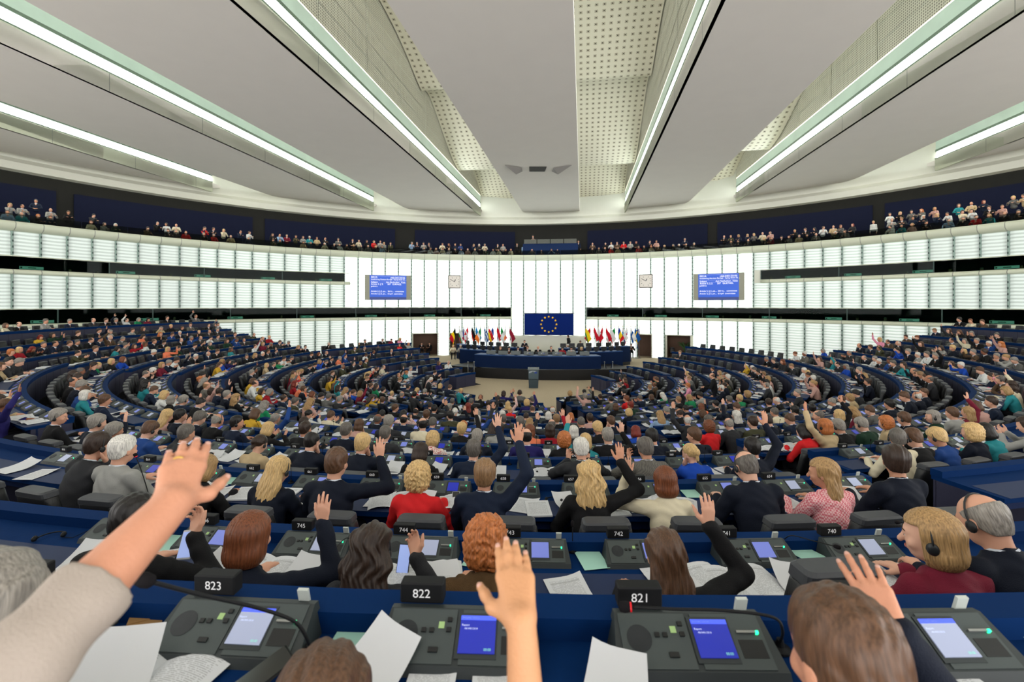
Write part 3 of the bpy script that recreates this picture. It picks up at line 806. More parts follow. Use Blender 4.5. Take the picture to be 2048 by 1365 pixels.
for q in SEATS:
    if getattr(q, 'console', None) is not None and q.r == 8:
        d = [c for c in q.console.children if c.name.startswith('display') and 'bezel' not in c.name][0]
        B = lambda u, t_: MC @ Matrix.Translation((u, t_, .0079))
        mb = MB(); pl(.052, .045, .050, .006, .0079, mb); mb.obj('title_bar', M_bar, d)
        text_obj('screen_text', 'Strasbourg Hemicycle', .0055, M_stx, d, B(.006, .045), 'LEFT')
        text_obj('screen_text', 'Report', .0075, M_stx, d, B(.006, .026), 'LEFT'); text_obj('screen_text', 'A8-0401/2018', .0065, M_stx, d, B(.014, .017), 'LEFT')
        text_obj('screen_digits', '00:00', .009, M_tgr, d, B(.072, -.034), 'LEFT')
    if getattr(q, 'console', None) is not None and '_n' in q.console: number_block(q.console, q.console['_n']); del q.console['_n']
merged('distant_consoles', rest_con, 'small grey desk consoles on the rows far from the camera', 'consoles')
merged('distant_chairs', rest_ch, 'black high backed chairs in the rows far from the camera', 'chairs')

# ------------------------------------------------------------------ implicit surfaces
def surfnets(Fv, org, res):
    """naive surface nets on a dense grid of signed distances"""
    S = Fv < 0; nx, ny, nz = S.shape
    c = [S[i:nx-1+i, j:ny-1+j, k:nz-1+k] for i in (0, 1) for j in (0, 1) for k in (0, 1)]
    cnt = sum(a.astype(np.int8) for a in c); act = (cnt > 0) & (cnt < 8)
    idx = -np.ones(act.shape, np.int64); ids = np.nonzero(act); n = len(ids[0]); idx[ids] = np.arange(n)
    base = np.stack(ids, 1); P = np.zeros((n, 3)); W_ = np.zeros(n)
    val = {}
    for i in (0, 1):
        for j in (0, 1):
            for k in (0, 1): val[(i, j, k)] = Fv[base[:, 0]+i, base[:, 1]+j, base[:, 2]+k]
    for ax in range(3):
        for p in (0, 1):
            for q in (0, 1):
                a = [p, q]; a.insert(ax, 0); b = list(a); b[ax] = 1
                f0 = val[tuple(a)]; f1 = val[tuple(b)]; m = (f0 < 0) != (f1 < 0)
                t = np.where(m, f0/np.where(m, f0-f1, 1), 0); pt = np.zeros((n, 3)) + np.array(a); pt[:, ax] = t
                P += pt*m[:, None]; W_ += m
    V = (base + P/W_[:, None])*res + np.array(org)
    Fs = []
    for ax in range(3):
        sl0 = [slice(None)]*3; sl1 = [slice(None)]*3; sl0[ax] = slice(0, -1); sl1[ax] = slice(1, None)
        A = S[tuple(sl0)]; B = S[tuple(sl1)]; cr = A != B
        o1, o2 = [a for a in range(3) if a != ax]
        e = np.stack(np.nonzero(cr), 1)
        ok = (e[:, o1] > 0) & (e[:, o2] > 0) & (e[:, o1] < idx.shape[o1]) & (e[:, o2] < idx.shape[o2]); e = e[ok]
        def g(d1, d2):
            t = e.copy(); t[:, o1] -= d1; t[:, o2] -= d2; return idx[t[:, 0], t[:, 1], t[:, 2]]
        q = np.stack([g(1, 1), g(0, 1), g(0, 0), g(1, 0)], 1)
        inside = A[e[:, 0], e[:, 1], e[:, 2]]
        if ax == 1: inside = ~inside
        q[~inside] = q[~inside][:, ::-1]; Fs.append(q)
    return V, np.concatenate(Fs)
def sdf_mesh(name, f, lo, hi, res, mats, matf=None):
    lo = np.array(lo, float)-2*res; hi = np.array(hi, float)+2*res
    K = 4; n = np.ceil((hi-lo)/(res*K)).astype(int)*K
    cs = [lo[i]+(np.arange(0, n[i], K)+K/2)*res for i in range(3)]
    G = np.stack(np.meshgrid(*cs, indexing='ij'), -1).reshape(-1, 3)
    d = f(G); near = np.abs(d) < res*K*1.1+.012
    Fv = np.repeat(np.repeat(np.repeat(d.reshape([len(c) for c in cs]), K, 0), K, 1), K, 2)
    bl = np.stack(np.unravel_index(np.nonzero(near)[0], [len(c) for c in cs]), 1)
    off = np.stack(np.meshgrid(*[np.arange(K)]*3, indexing='ij'), -1).reshape(-1, 3)
    I = (bl[:, None, :]*K+off[None]).reshape(-1, 3)
    for s_ in range(0, len(I), 400000):
        J = I[s_:s_+400000]; Fv[J[:, 0], J[:, 1], J[:, 2]] = f(lo+J*res)
    V, Fc = surfnets(Fv, lo, res)
    me = bpy.data.meshes.new(name); me.vertices.add(len(V)); me.vertices.foreach_set('co', V.astype(np.float32).ravel())
    me.loops.add(Fc.size); me.loops.foreach_set('vertex_index', Fc.astype(np.int32).ravel()); me.polygons.add(len(Fc))
    me.polygons.foreach_set('loop_start', np.arange(0, Fc.size, 4, dtype=np.int32)); me.polygons.foreach_set('loop_total', np.full(len(Fc), 4, np.int32))
    me.polygons.foreach_set('use_smooth', np.ones(len(Fc), bool))
    for m in (mats if isinstance(mats, (list, tuple)) else [mats]): me.materials.append(m)
    if matf is not None:
        me.polygons.foreach_set('material_index', matf(V[Fc].mean(1)).astype(np.int32))
    me.update(calc_edges=True); return me
A3 = lambda *p: np.array(p, float)
def cap(p, a, b, ra, rb):
    a = np.asarray(a, float); b = np.asarray(b, float); ab = b-a; t = np.clip(((p-a)@ab)/max(ab@ab, 1e-9), 0, 1)
    return np.linalg.norm(p-a-t[:, None]*ab, axis=1)-(ra+t*(rb-ra))
def ell(p, c, r, R=None):
    q = p-np.asarray(c, float)
    if R is not None: q = q@R
    r = np.asarray(r, float); k0 = np.linalg.norm(q/r, axis=1); k1 = np.linalg.norm(q/(r*r), axis=1)+1e-9
    return k0*(k0-1)/k1
def smin(a, b, k):
    h = np.clip(.5+.5*(b-a)/k, 0, 1); return b+(a-b)*h-k*h*(1-h)
def union(ds, k=.02):
    d = ds[0]
    for e in ds[1:]: d = smin(d, e, k)
    return d
def rotm(pitch, yaw, roll=0):
    """columns = head axes; pitch>0 nods forward (+y)"""
    return np.array(Matrix.Rotation(yaw, 3, 'Z') @ Matrix.Rotation(-pitch, 3, 'X') @ Matrix.Rotation(roll, 3, 'Y'))

# head local frame: origin at the centre of the cranium, +y face, +z up
def head_sdf(p, fem=0, ear=1):
    w = .074-.003*fem
    d = ell(p, (0, -.008, .018), (w, .096, .088))
    d = smin(d, ell(p, (0, .012, -.03), (w*.90, .078, .082)), .03)
    d = smin(d, ell(p, (0, .036, -.078), (.045-.006*fem, .045, .035)), .03)       # jaw, chin
    d = smin(d, cap(p, (0, .088, -.002), (0, .111, -.036), .009, .0135), .012)     # nose
    for s in (-1, 1): d = smin(d, ell(p, (s*.040, .066, -.035), (.024, .02, .022)), .02)   # cheeks
    d = smin(d, cap(p, (-.032, .078, .012), (.032, .078, .012), .012, .012), .02)  # brow
    for s in (-1, 1):
        d = -smin(-d, ell(p, (s*.031, .098, -.004), (.016, .013, .009)), .012)     # sockets
        d = smin(d, ell(p, (s*.031, .078, -.005), (.0135, .0135, .011)), .004)     # eyes
        if ear:
            d = smin(d, ell(p, (s*(w+.004), -.008, -.018), (.010, .019, .031)), .008)
            d = -smin(-d, -(-ell(p, (s*(w+.013), -.004, -.014), (.006, .010, .018))), .004) if ear > 1 else d
    d = smin(d, cap(p, (-.019, .086, -.062), (.019, .086, -.062), .007, .007), .008)
    d = -smin(-d, cap(p, (-.018, .0975, -.062), (.018, .0975, -.062), .0012, .0012), .003)
    return d

def hand_prims(w, d, n, side, curl=.25, spread=.12, size=1.0, thumb=.7):
    """hand from wrist w, pointing along d, palm facing n (unit vectors). side=+1: thumb towards +cross. returns list of (a,b,ra,rb)"""
    d = d/np.linalg.norm(d); n = n-d*(n@d); n = n/np.linalg.norm(n); l = np.cross(d, n)*side
    # l points towards the thumb
    P = []; s = size
    kn = {}
    W0 = w+d*.012
    for i, (u, ln) in enumerate(((.030, .088), (.0105, .094), (-.009, .088), (-.027, .077))):
        k = w+d*(ln*s)+l*(u*s)-n*.0
        kn[i] = k; P.append((W0+l*u*s*.55, k, .0145*s, .0115*s))
    for i, (L_, rr) in enumerate(((.072, .0092), (.080, .0094), (.074, .0088), (.058, .0078))):
        a = kn[i]; sp = (1.5-i)*spread*.5; cu = curl*(1+.12*i); q = a
        for j, f in enumerate((.46, .31, .25)):
            ang = cu*(j+.6)*.75
            dir_ = (d*math.cos(ang)+n*math.sin(ang)); dir_ = dir_+l*sp; dir_ /= np.linalg.norm(dir_)
            b = q+dir_*L_*f*s; P.append((q, b, rr*s*(1-.07*j), rr*s*(.93-.09*j))); q = b
    b0 = w+d*.018*s+l*.022*s+n*.008*s; tdir = d*(1-thumb*.55)+l*thumb+n*.25; tdir /= np.linalg.norm(tdir)
    b1 = b0+tdir*.042*s; t2 = d*.75+l*.45*thumb+n*.22; t2 /= np.linalg.norm(t2); b2 = b1+t2*.034*s; b3 = b2+t2*.027*s
    P += [(b0, b1, .0155*s, .0125*s), (b1, b2, .0118*s, .0102*s), (b2, b3, .0100*s, .0082*s)]
    return P
def ik(sh, tg, hint, l1=.285, l2=.255):
    v = tg-sh; L_ = np.linalg.norm(v); mx = (l1+l2)*.995
    if L_ > mx: tg = sh+v*mx/L_; v = tg-sh; L_ = mx
    c = (l1*l1+L_*L_-l2*l2)/(2*l1*L_); c = max(-1, min(1, c)); u = v/L_; h = hint-u*(hint@u); h /= np.linalg.norm(h)
    return sh+u*l1*c+h*l1*math.sqrt(max(0, 1-c*c)), tg

class Pose: pass
def pose(lean=14, pitch=18, yaw=0, left='desk', right='desk', fem=0, twist=0, stand=0, side=0, headroll=0, thick=1.0):
    """left/right: desk, raise, raise_low, chin, read, phone, lap, flat, or a tuple (target, elbow hint, hand dir, palm normal)"""
    o = Pose(); o.fem = fem; o.stand = stand; l = math.radians(lean)
    hz = .50 if not stand else .93
    hip = A3(side*.0, 0, hz); up = A3(side*.12, math.sin(l), math.cos(l)); up /= np.linalg.norm(up)
    neck = hip+up*(.455 if not fem else .43); tw = math.radians(twist)
    xr = A3(math.cos(tw), math.sin(tw), -side*.12); sw = .178 if not fem else .155
    R = rotm(math.radians(pitch), math.radians(yaw), math.radians(headroll))
    hc = neck+up*.075+R@A3(0, .022, .085)
    o.hip, o.neck, o.up, o.R, o.hc, o.xr = hip, neck, up, R, hc, xr
    o.sh = {1: neck+xr*sw-up*.055, -1: neck-xr*sw-up*.055}
    o.el, o.wr, o.hands, o.hp = {}, {}, {}, {}
    dz = .755 if not stand else 1.05
    for s, act in ((1, right), (-1, left)):
        sh = o.sh[s]; sz = 1.0 if not fem else .9
        if isinstance(act, tuple): tg, hint, hd, hn = [np.asarray(a, float) for a in act]; kw = dict(curl=.25, spread=.14)
        elif act == 'desk': tg, hint, hd, hn, kw = A3(s*.14, .38, dz), A3(s*.42, -.1, -.7), A3(-s*.35, .9, -.05), A3(0, 0, -1), dict(curl=.45)
        elif act == 'flat': tg, hint, hd, hn, kw = A3(s*.22, .42, dz), A3(s*.6, -.1, -.8), A3(-s*.1, .9, 0), A3(0, 0, -1), dict(curl=.12)
        elif act == 'raise': tg, hint, hd, hn, kw = sh+A3(s*.10, .18, .43), A3(s*.7, -.3, -.2), A3(s*.02, .05, 1), A3(0, 1, 0), dict(curl=.10, spread=.2)
        elif act == 'raise_mid': tg, hint, hd, hn, kw = sh+A3(s*.13, .20, .27), A3(s*.7, -.2, -.6), A3(0, .1, 1), A3(0, 1, .1), dict(curl=.15, spread=.15)
        elif act == 'raise_low': tg, hint, hd, hn, kw = sh+A3(s*.10, .28, .18), A3(s*.6, -.3, -.9), A3(0, .1, 1), A3(0, 1, .1), dict(curl=.15, spread=.2)
        elif act == 'chin': tg, hint, hd, hn, kw = hc+R@A3(s*.06, .07, -.15), A3(s*.4, .2, -.9), A3(-s*.25, -.05, .9), A3(-s*.3, -.9, 0), dict(curl=.9)
        elif act == 'ear': tg, hint, hd, hn, kw = hc+R@A3(s*.10, .03, -.11), A3(s*.7, .1, -.7), A3(-s*.05, -.1, 1), A3(-s, 0, 0), dict(curl=.6)
        elif act == 'read': tg, hint, hd, hn, kw = A3(s*.12, .36, dz+.13), A3(s*.8, 0, -.6), A3(-s*.2, .8, .5), A3(-s*.6, 0, .6), dict(curl=.8)
        elif act == 'phone': tg, hint, hd, hn, kw = A3(s*.17, .34, dz+.17), A3(s*.7, 0, -.7), A3(-s*.3, .6, .7), A3(-s*.2, -.7, .7), dict(curl=.8)
        elif act == 'lap': tg, hint, hd, hn, kw = A3(s*.10, .26, .60), A3(s*.8, -.2, -.5), A3(-s*.5, .8, -.1), A3(0, 0, -1), dict(curl=.5)
        else: tg, hint, hd, hn, kw = sh+A3(s*.05, .02, -.52), A3(0, -1, 0), A3(0, .1, -1), A3(-s, 0, 0), dict(curl=.4)
        e, w = ik(sh, tg, hint); o.el[s], o.wr[s] = e, w
        o.hands[s] = [(a_, b_, ra*(thick if i_ > 3 else 1), rb*(thick if i_ > 3 else 1)) for i_, (a_, b_, ra, rb) in enumerate(hand_prims(w, hd, hn, thumb_side(s), size=sz, **kw))]
    return o
def thumb_side(s): return 1 if s > 0 else -1
def hand_sd(p, prims, k=.006):
    palm = [cap(p, *q) for q in prims[:4]]; d = union(palm, .014); th = [cap(p, *q) for q in prims[-3:]]
    d = smin(d, union(th, .008), .016)
    for i in range(4):
        f = union([cap(p, *q) for q in prims[4+i*3:7+i*3]], .003); d = smin(d, f, k)
    return d
def skin_sdf(o, fat=1.0):
    def f(p):
        ds = [head_sdf((p-o.hc)@o.R, o.fem)]
        nb = o.neck-o.up*.03; hb = o.hc+o.R@A3(0, -.02, -.06)
        ds.append(cap(p, nb, hb, .056-.008*o.fem, .050-.008*o.fem))
        ds.append(cap(p, o.sh[1]*.85+o.neck*.15-o.up*.02, o.sh[-1]*.85+o.neck*.15-o.up*.02, .045, .045))
        ds.append(ell(p, o.neck-o.up*.16, (.14, .085, .17), None))
        for s in (1, -1):
            ds.append(cap(p, o.sh[s], o.el[s], .042, .036*fat))
            ds.append(cap(p, o.el[s], o.wr[s], .037*fat, .024*fat))
        d = union(ds, .022)
        for s in (1, -1): d = smin(d, hand_sd(p, o.hands[s]), .012)
        return d
    return f
def clothes_sdf(o, kind='jacket', fat=1.0):
    def f(p):
        up = o.up; sw = .03 if kind == 'knit' else .036
        T = np.stack([o.xr, np.cross(up, o.xr), up], 1)
        ch = o.neck-up*.17; be = o.hip+up*.12
        w1 = (.178 if not o.fem else .155)*fat; w2 = (.165 if not o.fem else .14)*fat
        ds = [ell(p, ch, (w1, .122*fat, .20), T), ell(p, be, (w2*.96, .122*fat, .20), T), ell(p, o.hip+A3(0, .01, .02), (.162*fat, .125, .12), T),
              cap(p, o.sh[1]*.88+o.neck*.12, o.sh[-1]*.88+o.neck*.12, .055, .055),
              cap(p, o.neck-up*.06, o.neck+up*.008, .085, .060)]
        d = union(ds, .045)
        nn = o.neck+up*.035; d = np.maximum(d, (p-nn)@(up*.92+A3(0, .25, 0)))
        if kind == 'jacket':                      # lapel opening at the front
            q = (p-o.neck)@T
            v = np.maximum(np.abs(q[:, 0])-(.055+.38*np.minimum(q[:, 2]+.02, .0)*1.0).clip(0), -(q[:, 1]-.03))
            d = np.maximum(d, -v)
        for s in (1, -1):
            r = .058 if kind != 'knit' else .053
            w = o.el[s]+(o.wr[s]-o.el[s])*(.97 if kind != 'short' else .05)
            a = smin(cap(p, o.sh[s], o.el[s], r+.006, r-.006), cap(p, o.el[s], w, r-.006, .040 if kind != 'short' else r-.004), .02)
            d = smin(d, a, .03)
        # folds
        q = p*np.array([1, 1, 1.0])
        d = d+.0042*np.sin(q[:, 2]*55+3*np.sin(q[:, 0]*17)+2*np.sin(q[:, 1]*21))*np.sin(q[:, 0]*23+q[:, 1]*19)
        return d
    return f
def legs_sdf(o):
    def f(p):
        ds = []
        for s in (1, -1):
            if o.stand:
                kn = A3(s*.10, .02, .50); an = A3(s*.10, 0, .07); to = A3(s*.12, .13, .035)
                h = o.hip+A3(s*.085, 0, -.02)
            else:
                kn = A3(s*.13, .40, .51); an = A3(s*.13, .36, .09); to = A3(s*.14, .50, .035); h = o.hip+A3(s*.09, .02, -.04)
            ds += [cap(p, h, kn, .088, .062), cap(p, kn, an, .062, .045), cap(p, an-A3(0, .03, .04), to, .045, .035)]
        ds.append(ell(p, o.hip, (.165, .12, .11)))
        return union(ds, .02)
    return f
def bounds(o, legs=False):
    pts = [o.hip, o.hc+A3(0, 0, .14), o.neck]+[o.el[s] for s in (1, -1)]+[o.wr[s] for s in (1, -1)]+[q[1] for s in (1, -1) for q in o.hands[s]]
    pts = np.array(pts); return pts.min(0)-.16, pts.max(0)+.12

# hair in the head frame
def hair_sdf(style):
    def f(p):
        x, y, z = p[:, 0], p[:, 1], p[:, 2]
        base = union([ell(p, (0, -.010, .020), (.074, .096, .088)), ell(p, (0, -.012, -.03), (.070, .075, .075))], .02)
        nz = .0016*np.sin(x*190+3*np.sin(z*40))+.0012*np.sin(y*170+z*60)
        hairline = y-(.066-.35*np.maximum(0, -(z-.05))) # in front of the line is face
        if style == 'short':
            d = base-.011-.010*np.clip((z-.02)/.08, 0, 1)+nz
            cut = np.maximum(y-.070, (y*.95-.012)-z)
            d = np.maximum(d, np.minimum(cut, .5)); d = np.maximum(d, -(z+.075)); d = np.maximum(d, -np.maximum(np.abs(x)-.9, -(np.hypot(y+.006, (z+.02)*.8)-.026)) if False else d-1)
            d = np.maximum(d, -(np.hypot(y-.004, z+.022)-.024) if False else d-1)
        elif style == 'bald':
            d = base-.008+nz; d = np.maximum(d, z-.050+.25*(y+.02)); d = np.maximum(d, (y*1.1-.012)-z); d = np.maximum(d, -(z+.075))
        elif style == 'receding':
            d = base-.010+nz; d = np.maximum(d, -(np.hypot(x*.9, y+.0)-.050) if False else d-1)
            crown = ell(p, (0, .03, .10), (.052, .075, .05)); d = np.maximum(d, -crown); d = np.maximum(d, (y*.95-.012)-z); d = np.maximum(d, -(z+.075)); d = np.maximum(d, y-.06)
        elif style == 'bob':
            d = ell(p, (0, -.014, .022), (.094, .112, .100)); d = smin(d, ell(p, (0, -.030, -.065), (.098, .090, .085)), .03)
            d = d+.0020*np.sin(np.arctan2(x, -y)*46+z*12)+.0012*np.sin(np.arctan2(x, -y)*91+z*30); d = np.maximum(d, -(z+.125)); d = np.maximum(d, np.minimum(y-.040, np.maximum(y-.07, -(z-.045))) if False else np.maximum(y-.085, np.minimum(y-.030, (.055-z))))
        elif style == 'long':
            d = ell(p, (0, -.014, .022), (.092, .110, .099)); b = ell(p, (0, -.060, -.15), (.105, .055, .175)); d = smin(d, b, .05)
            an = np.arctan2(x, -y-.0); d = d+.0030*np.sin(x*130+4*np.sin(z*18))+.0022*np.sin(x*260+z*30)
            d = np.maximum(d, np.maximum(y-.085, np.minimum(y-.028, (.055-z))))
        elif style == 'wavy':
            w = .010*np.sin(z*46+x*14); q = p.copy(); q[:, 0] = x+w
            d = ell(q, (0, -.014, .022), (.096, .112, .102)); d = smin(d, ell(q, (0, -.055, -.13), (.125, .075, .185)), .05)
            d = d+.0045*np.sin(q[:, 0]*115+2.5*np.sin(z*30))+.003*np.sin(q[:, 0]*210+z*40)
            d = np.maximum(d, np.maximum(y-.085, np.minimum(y-.028, (.055-z))))
        elif style == 'curly':
            d = ell(p, (0, -.016, .020), (.106, .118, .112)); d = smin(d, ell(p, (0, -.03, -.05), (.100, .09, .08)), .03)
            d = d+.0065*np.sin(x*95+2*np.sin(z*50))*np.sin(y*90+2*np.sin(x*60))*np.sin(z*92+1.5*np.sin(y*55))*1.6+.002*np.sin(x*300)*np.sin(z*280)
            d = np.maximum(d, np.maximum(y-.09, np.minimum(y-.035, (.06-z))))
        elif style == 'full':                     # fuller short hair with a parting
            d = base-.016-.010*np.clip((z-.0)/.08, 0, 1)+.003*np.sin(x*120+y*30)+.0015*np.sin(x*260)
            d = np.maximum(d, np.maximum(y-.080, (y*.95-.014)-z)); d = np.maximum(d, -(z+.085))
        elif style == 'bun':
            d = ell(p, (0, -.012, .022), (.082, .102, .094)); d = smin(d, ell(p, (0, -.115, .01), (.038, .032, .045)), .02)
            d = smin(d, ell(p, (0, -.10, -.05), (.022, .022, .05)), .02)
            d = d+.002*np.sin(np.arctan2(x, z)*40); d = np.maximum(d, np.maximum(y-.08, (y*.95-.014)-z)) 
        return d
    return f
HB = {'short': ((-.11, -.13, -.1), (.11, .1, .14)), 'bald': ((-.11, -.13, -.1), (.11, .1, .14)), 'receding': ((-.11, -.13, -.1), (.11, .1, .14)), 'full': ((-.12, -.14, -.11), (.12, .12, .16)),
      'bob': ((-.13, -.15, -.17), (.13, .12, .15)), 'long': ((-.14, -.16, -.36), (.14, .12, .15)), 'wavy': ((-.18, -.18, -.36), (.18, .13, .16)),
      'curly': ((-.15, -.17, -.18), (.15, .13, .17)), 'bun': ((-.12, -.19, -.16), (.12, .12, .15))}
# ------------------------------------------------------------------ people: materials
SKIN = [mat('skin %d' % i, c, .55, .3, noise=.06, nscale=18) for i, c in enumerate(((208, 156, 130), (196, 142, 114), (214, 166, 142), (180, 124, 96), (136, 88, 66)))]
for m_ in SKIN:
    b_ = m_.node_tree.nodes['Principled BSDF']; b_.inputs['Subsurface Weight'].default_value = .0
def hairmat(name, rgb, dark=.55):
    m = bpy.data.materials.new('hair '+name); N, L = nodes_of(m); b = N['Principled BSDF']; b.inputs['Roughness'].default_value = .45; b.inputs['Specular IOR Level'].default_value = .35
    tc = N.new('ShaderNodeTexCoord'); mp = N.new('ShaderNodeMapping'); mp.inputs['Scale'].default_value = (150, 150, 9); L.new(tc.outputs['Object'], mp.inputs[0])
    t = N.new('ShaderNodeTexNoise'); t.inputs['Scale'].default_value = 1.0; t.inputs['Detail'].default_value = 3; L.new(mp.outputs[0], t.inputs['Vector'])
    r = N.new('ShaderNodeValToRGB'); e = r.color_ramp.elements; c = S2L(rgb); e[0].position = .3; e[0].color = (*[v*dark for v in c], 1); e[1].position = .7; e[1].color = (*[min(1, v*1.3) for v in c], 1)
    L.new(t.outputs['Fac'], r.inputs['Fac']); L.new(r.outputs['Color'], b.inputs['Base Color'])
    bp = N.new('ShaderNodeBump'); bp.inputs['Strength'].default_value = .5; bp.inputs['Distance'].default_value = .004; L.new(t.outputs['Fac'], bp.inputs['Height']); L.new(bp.outputs['Normal'], b.inputs['Normal']); return m
HAIR = {n: hairmat(n, c) for n, c in {'black': (28, 24, 22), 'dark brown': (52, 38, 30), 'brown': (88, 62, 44), 'auburn': (116, 66, 40), 'ginger': (182, 108, 58), 'blonde': (204, 170, 116),
        'light brown': (140, 108, 76), 'dark blonde': (166, 132, 88), 'grey': (140, 134, 126), 'dark grey': (96, 90, 84), 'white': (212, 208, 200), 'red': (120, 40, 28)}.items()}
def clothmat(name, rgb, pattern=None):
    m = mat('cloth '+name, rgb, .8, .2, noise=.10, nscale=9, bump=.25, bscale=220)
    return m
CLOTH = {n: clothmat(n, c) for n, c in {'black': (20, 20, 22), 'charcoal': (44, 45, 48), 'navy': (22, 32, 52), 'dark navy': (16, 22, 36), 'grey': (98, 98, 96), 'light grey': (150, 150, 146), 'blue': (32, 66, 128),
        'royal blue': (24, 70, 170), 'light blue': (140, 168, 200), 'white': (214, 216, 214), 'cream': (216, 206, 178), 'beige': (186, 164, 128), 'red': (206, 34, 38), 'dark red': (150, 24, 36),
        'maroon': (110, 26, 46), 'orange': (232, 128, 92), 'pink': (232, 150, 176), 'dusty pink': (190, 150, 140), 'teal': (40, 132, 140), 'dark green': (26, 52, 38), 'green': (30, 130, 84), 'purple': (34, 30, 88), 'brown': (84, 66, 50),
        'yellow': (200, 160, 50), 'olive': (64, 64, 44)}.items()}
def patt(name, c1, c2, scale, kind='voronoi'):
    m = bpy.data.materials.new('cloth '+name); N, L = nodes_of(m); b = N['Principled BSDF']; b.inputs['Roughness'].default_value = .85
    tc = N.new('ShaderNodeTexCoord')
    if kind == 'voronoi': t = N.new('ShaderNodeTexVoronoi'); t.inputs['Scale'].default_value = scale; out = t.outputs['Distance']
    else: t = N.new('ShaderNodeTexChecker'); t.inputs['Scale'].default_value = scale; out = t.outputs['Fac']
    L.new(tc.outputs['Object'], t.inputs['Vector'])
    r = N.new('ShaderNodeValToRGB'); e = r.color_ramp.elements; e[0].position = .3; e[0].color = (*S2L(c1), 1); e[1].position = .55; e[1].color = (*S2L(c2), 1)
    L.new(out, r.inputs['Fac']); L.new(r.outputs['Color'], b.inputs['Base Color']); return m
CLOTH['pink tweed'] = patt('pink tweed', (214, 110, 122), (236, 190, 190), 70, 'checker')
CLOTH['floral'] = patt('floral', (180, 50, 50), (226, 214, 206), 60)
CLOTH['tweed'] = patt('tweed', (70, 68, 64), (112, 108, 100), 110, 'checker')
CLOTH['shawl'] = mat('cloth shawl', (84, 64, 42), .9, .1, noise=.2, nscale=40, bump=.4, bscale=200)
M_shirt = mat('cloth shirt collar', (206, 212, 222), .7, .2)
M_trous = mat('cloth trousers', (26, 27, 32), .85, .15)

# ------------------------------------------------------------------ people: prototypes
POSES = {
 'write': dict(lean=17, pitch=28), 'sit': dict(lean=8, pitch=8), 'look_left': dict(lean=10, pitch=8, yaw=38), 'look_right': dict(lean=10, pitch=8, yaw=-38),
 'raise_right': dict(lean=10, pitch=6, right='raise'), 'raise_left': dict(lean=10, pitch=6, left='raise'), 'low_right': dict(lean=12, pitch=10, right='raise_low'),
 'mid_right': dict(lean=12, pitch=16, right='raise_mid'), 'mid_left': dict(lean=12, pitch=10, left='raise_mid'),
 'low_left': dict(lean=12, pitch=10, left='raise_low'), 'chin': dict(lean=20, pitch=14, right='chin'), 'chin_left': dict(lean=20, pitch=14, yaw=20, left='chin', right='flat'),
 'read': dict(lean=10, pitch=24, left='read', right='read'), 'phone': dict(lean=12, pitch=22, right='phone', left='desk'), 'lap': dict(lean=-4, pitch=2, left='lap', right='lap'),
 'stand': dict(lean=2, pitch=4, stand=1, left='hang', right='hang'), 'stand_low': dict(lean=6, pitch=14, stand=1, left='desk', right='desk'),
}
PROTO = {}
LODS = {2: (.0075, .0105), 1: (.0125, .016), 0: (.024, .028)}
HRES = {2: .0048, 1: .009, 0: .016}
FEAT = None
def get_proto(pn, fem, lod):
    k = (pn, fem, lod)
    if k in PROTO: return PROTO[k]
    o = pose(fem=fem, thick={2: 1.06, 1: 1.28, 0: 1.6}[lod], **POSES[pn]); lo, hi = bounds(o); rs, rc = LODS[lod]
    d = {'o': o}
    d['body'] = sdf_mesh('person_body', skin_sdf(o), lo, hi, rs, SKIN[0])
    d['clothes'] = sdf_mesh('jacket', clothes_sdf(o, 'jacket' if not fem else 'knit'), lo, hi, rc, CLOTH['navy'])
    if lod:
        l2 = A3(-.3, -.25, -.02); h2 = A3(.3, .62, .72) if not o.stand else A3(.3, .3, 1.1)
        d['legs'] = sdf_mesh('trousers', legs_sdf(o), l2, h2, rc*1.3, M_trous)
    d['HM'] = Matrix.Translation(Vector(o.hc)) @ Matrix(o.R.tolist()).to_4x4()
    # shirt collar: a slanted ring round the neck
    if not fem:
        mb = MB(); n = 20; prof = []
        up = Vector(o.up); c0 = Vector(o.neck)+up*.022+Vector((0, .004, 0)); xr = Vector(o.xr); fy = up.cross(xr)
        v = []
        for i in range(n):
            t = 2*PI*i/n; dd = xr*math.cos(t)+fy*math.sin(t); dip = -.022*max(0, math.sin(t))
            v += [c0+dd*.066+up*(-.03+dip), c0+dd*.064+up*(.014+dip), c0+dd*.057+up*(.016+dip)]
        mb.add(v, [(i*3+j, ((i+1) % n)*3+j, ((i+1) % n)*3+j+1, i*3+j+1) for i in range(n) for j in range(2)])
        d['collar'] = mb.mesh('shirt_collar', M_shirt, True)
    PROTO[k] = d; return d
def face_mesh():
    mb = MB()
    for s in (-1, 1):
        mb.ball((s*.031, .0842, -.005), (.0105, .0065, .0050), 5, 0)
        mb.ball((s*.031, .0895, -.005), (.0048, .003, .0042), 5, 1)
        mb.tube([(s*.016, .0955, .017), (s*.032, .0935, .021), (s*.047, .083, .017)], [.0022, .003, .0018], 5, 2)
    mb.tube([(-.022, .090, -.0625), (-.008, .0965, -.0605), (.008, .0965, -.0605), (.022, .090, -.0625)], [.001, .0035, .0035, .001], 5, 3)
    mb.tube([(-.018, .090, -.066), (0, .0955, -.0685), (.018, .090, -.066)], [.001, .0045, .001], 5, 3)
    return mb.mesh('face_features', [mat('eye white', (225, 222, 216), .3, .5), mat('iris', (50, 40, 34), .3, .5), mat('eyebrow', (84, 64, 48), .8, .1), mat('lips', (186, 110, 100), .5, .3)], True)
FACEM = face_mesh()
HAIRM = {}
def get_hair(style, lod):
    if (style, lod) not in HAIRM: HAIRM[(style, lod)] = sdf_mesh('hair', hair_sdf(style), *HB[style], HRES[lod], HAIR['brown'])
    return HAIRM[(style, lod)]
HSM = {}
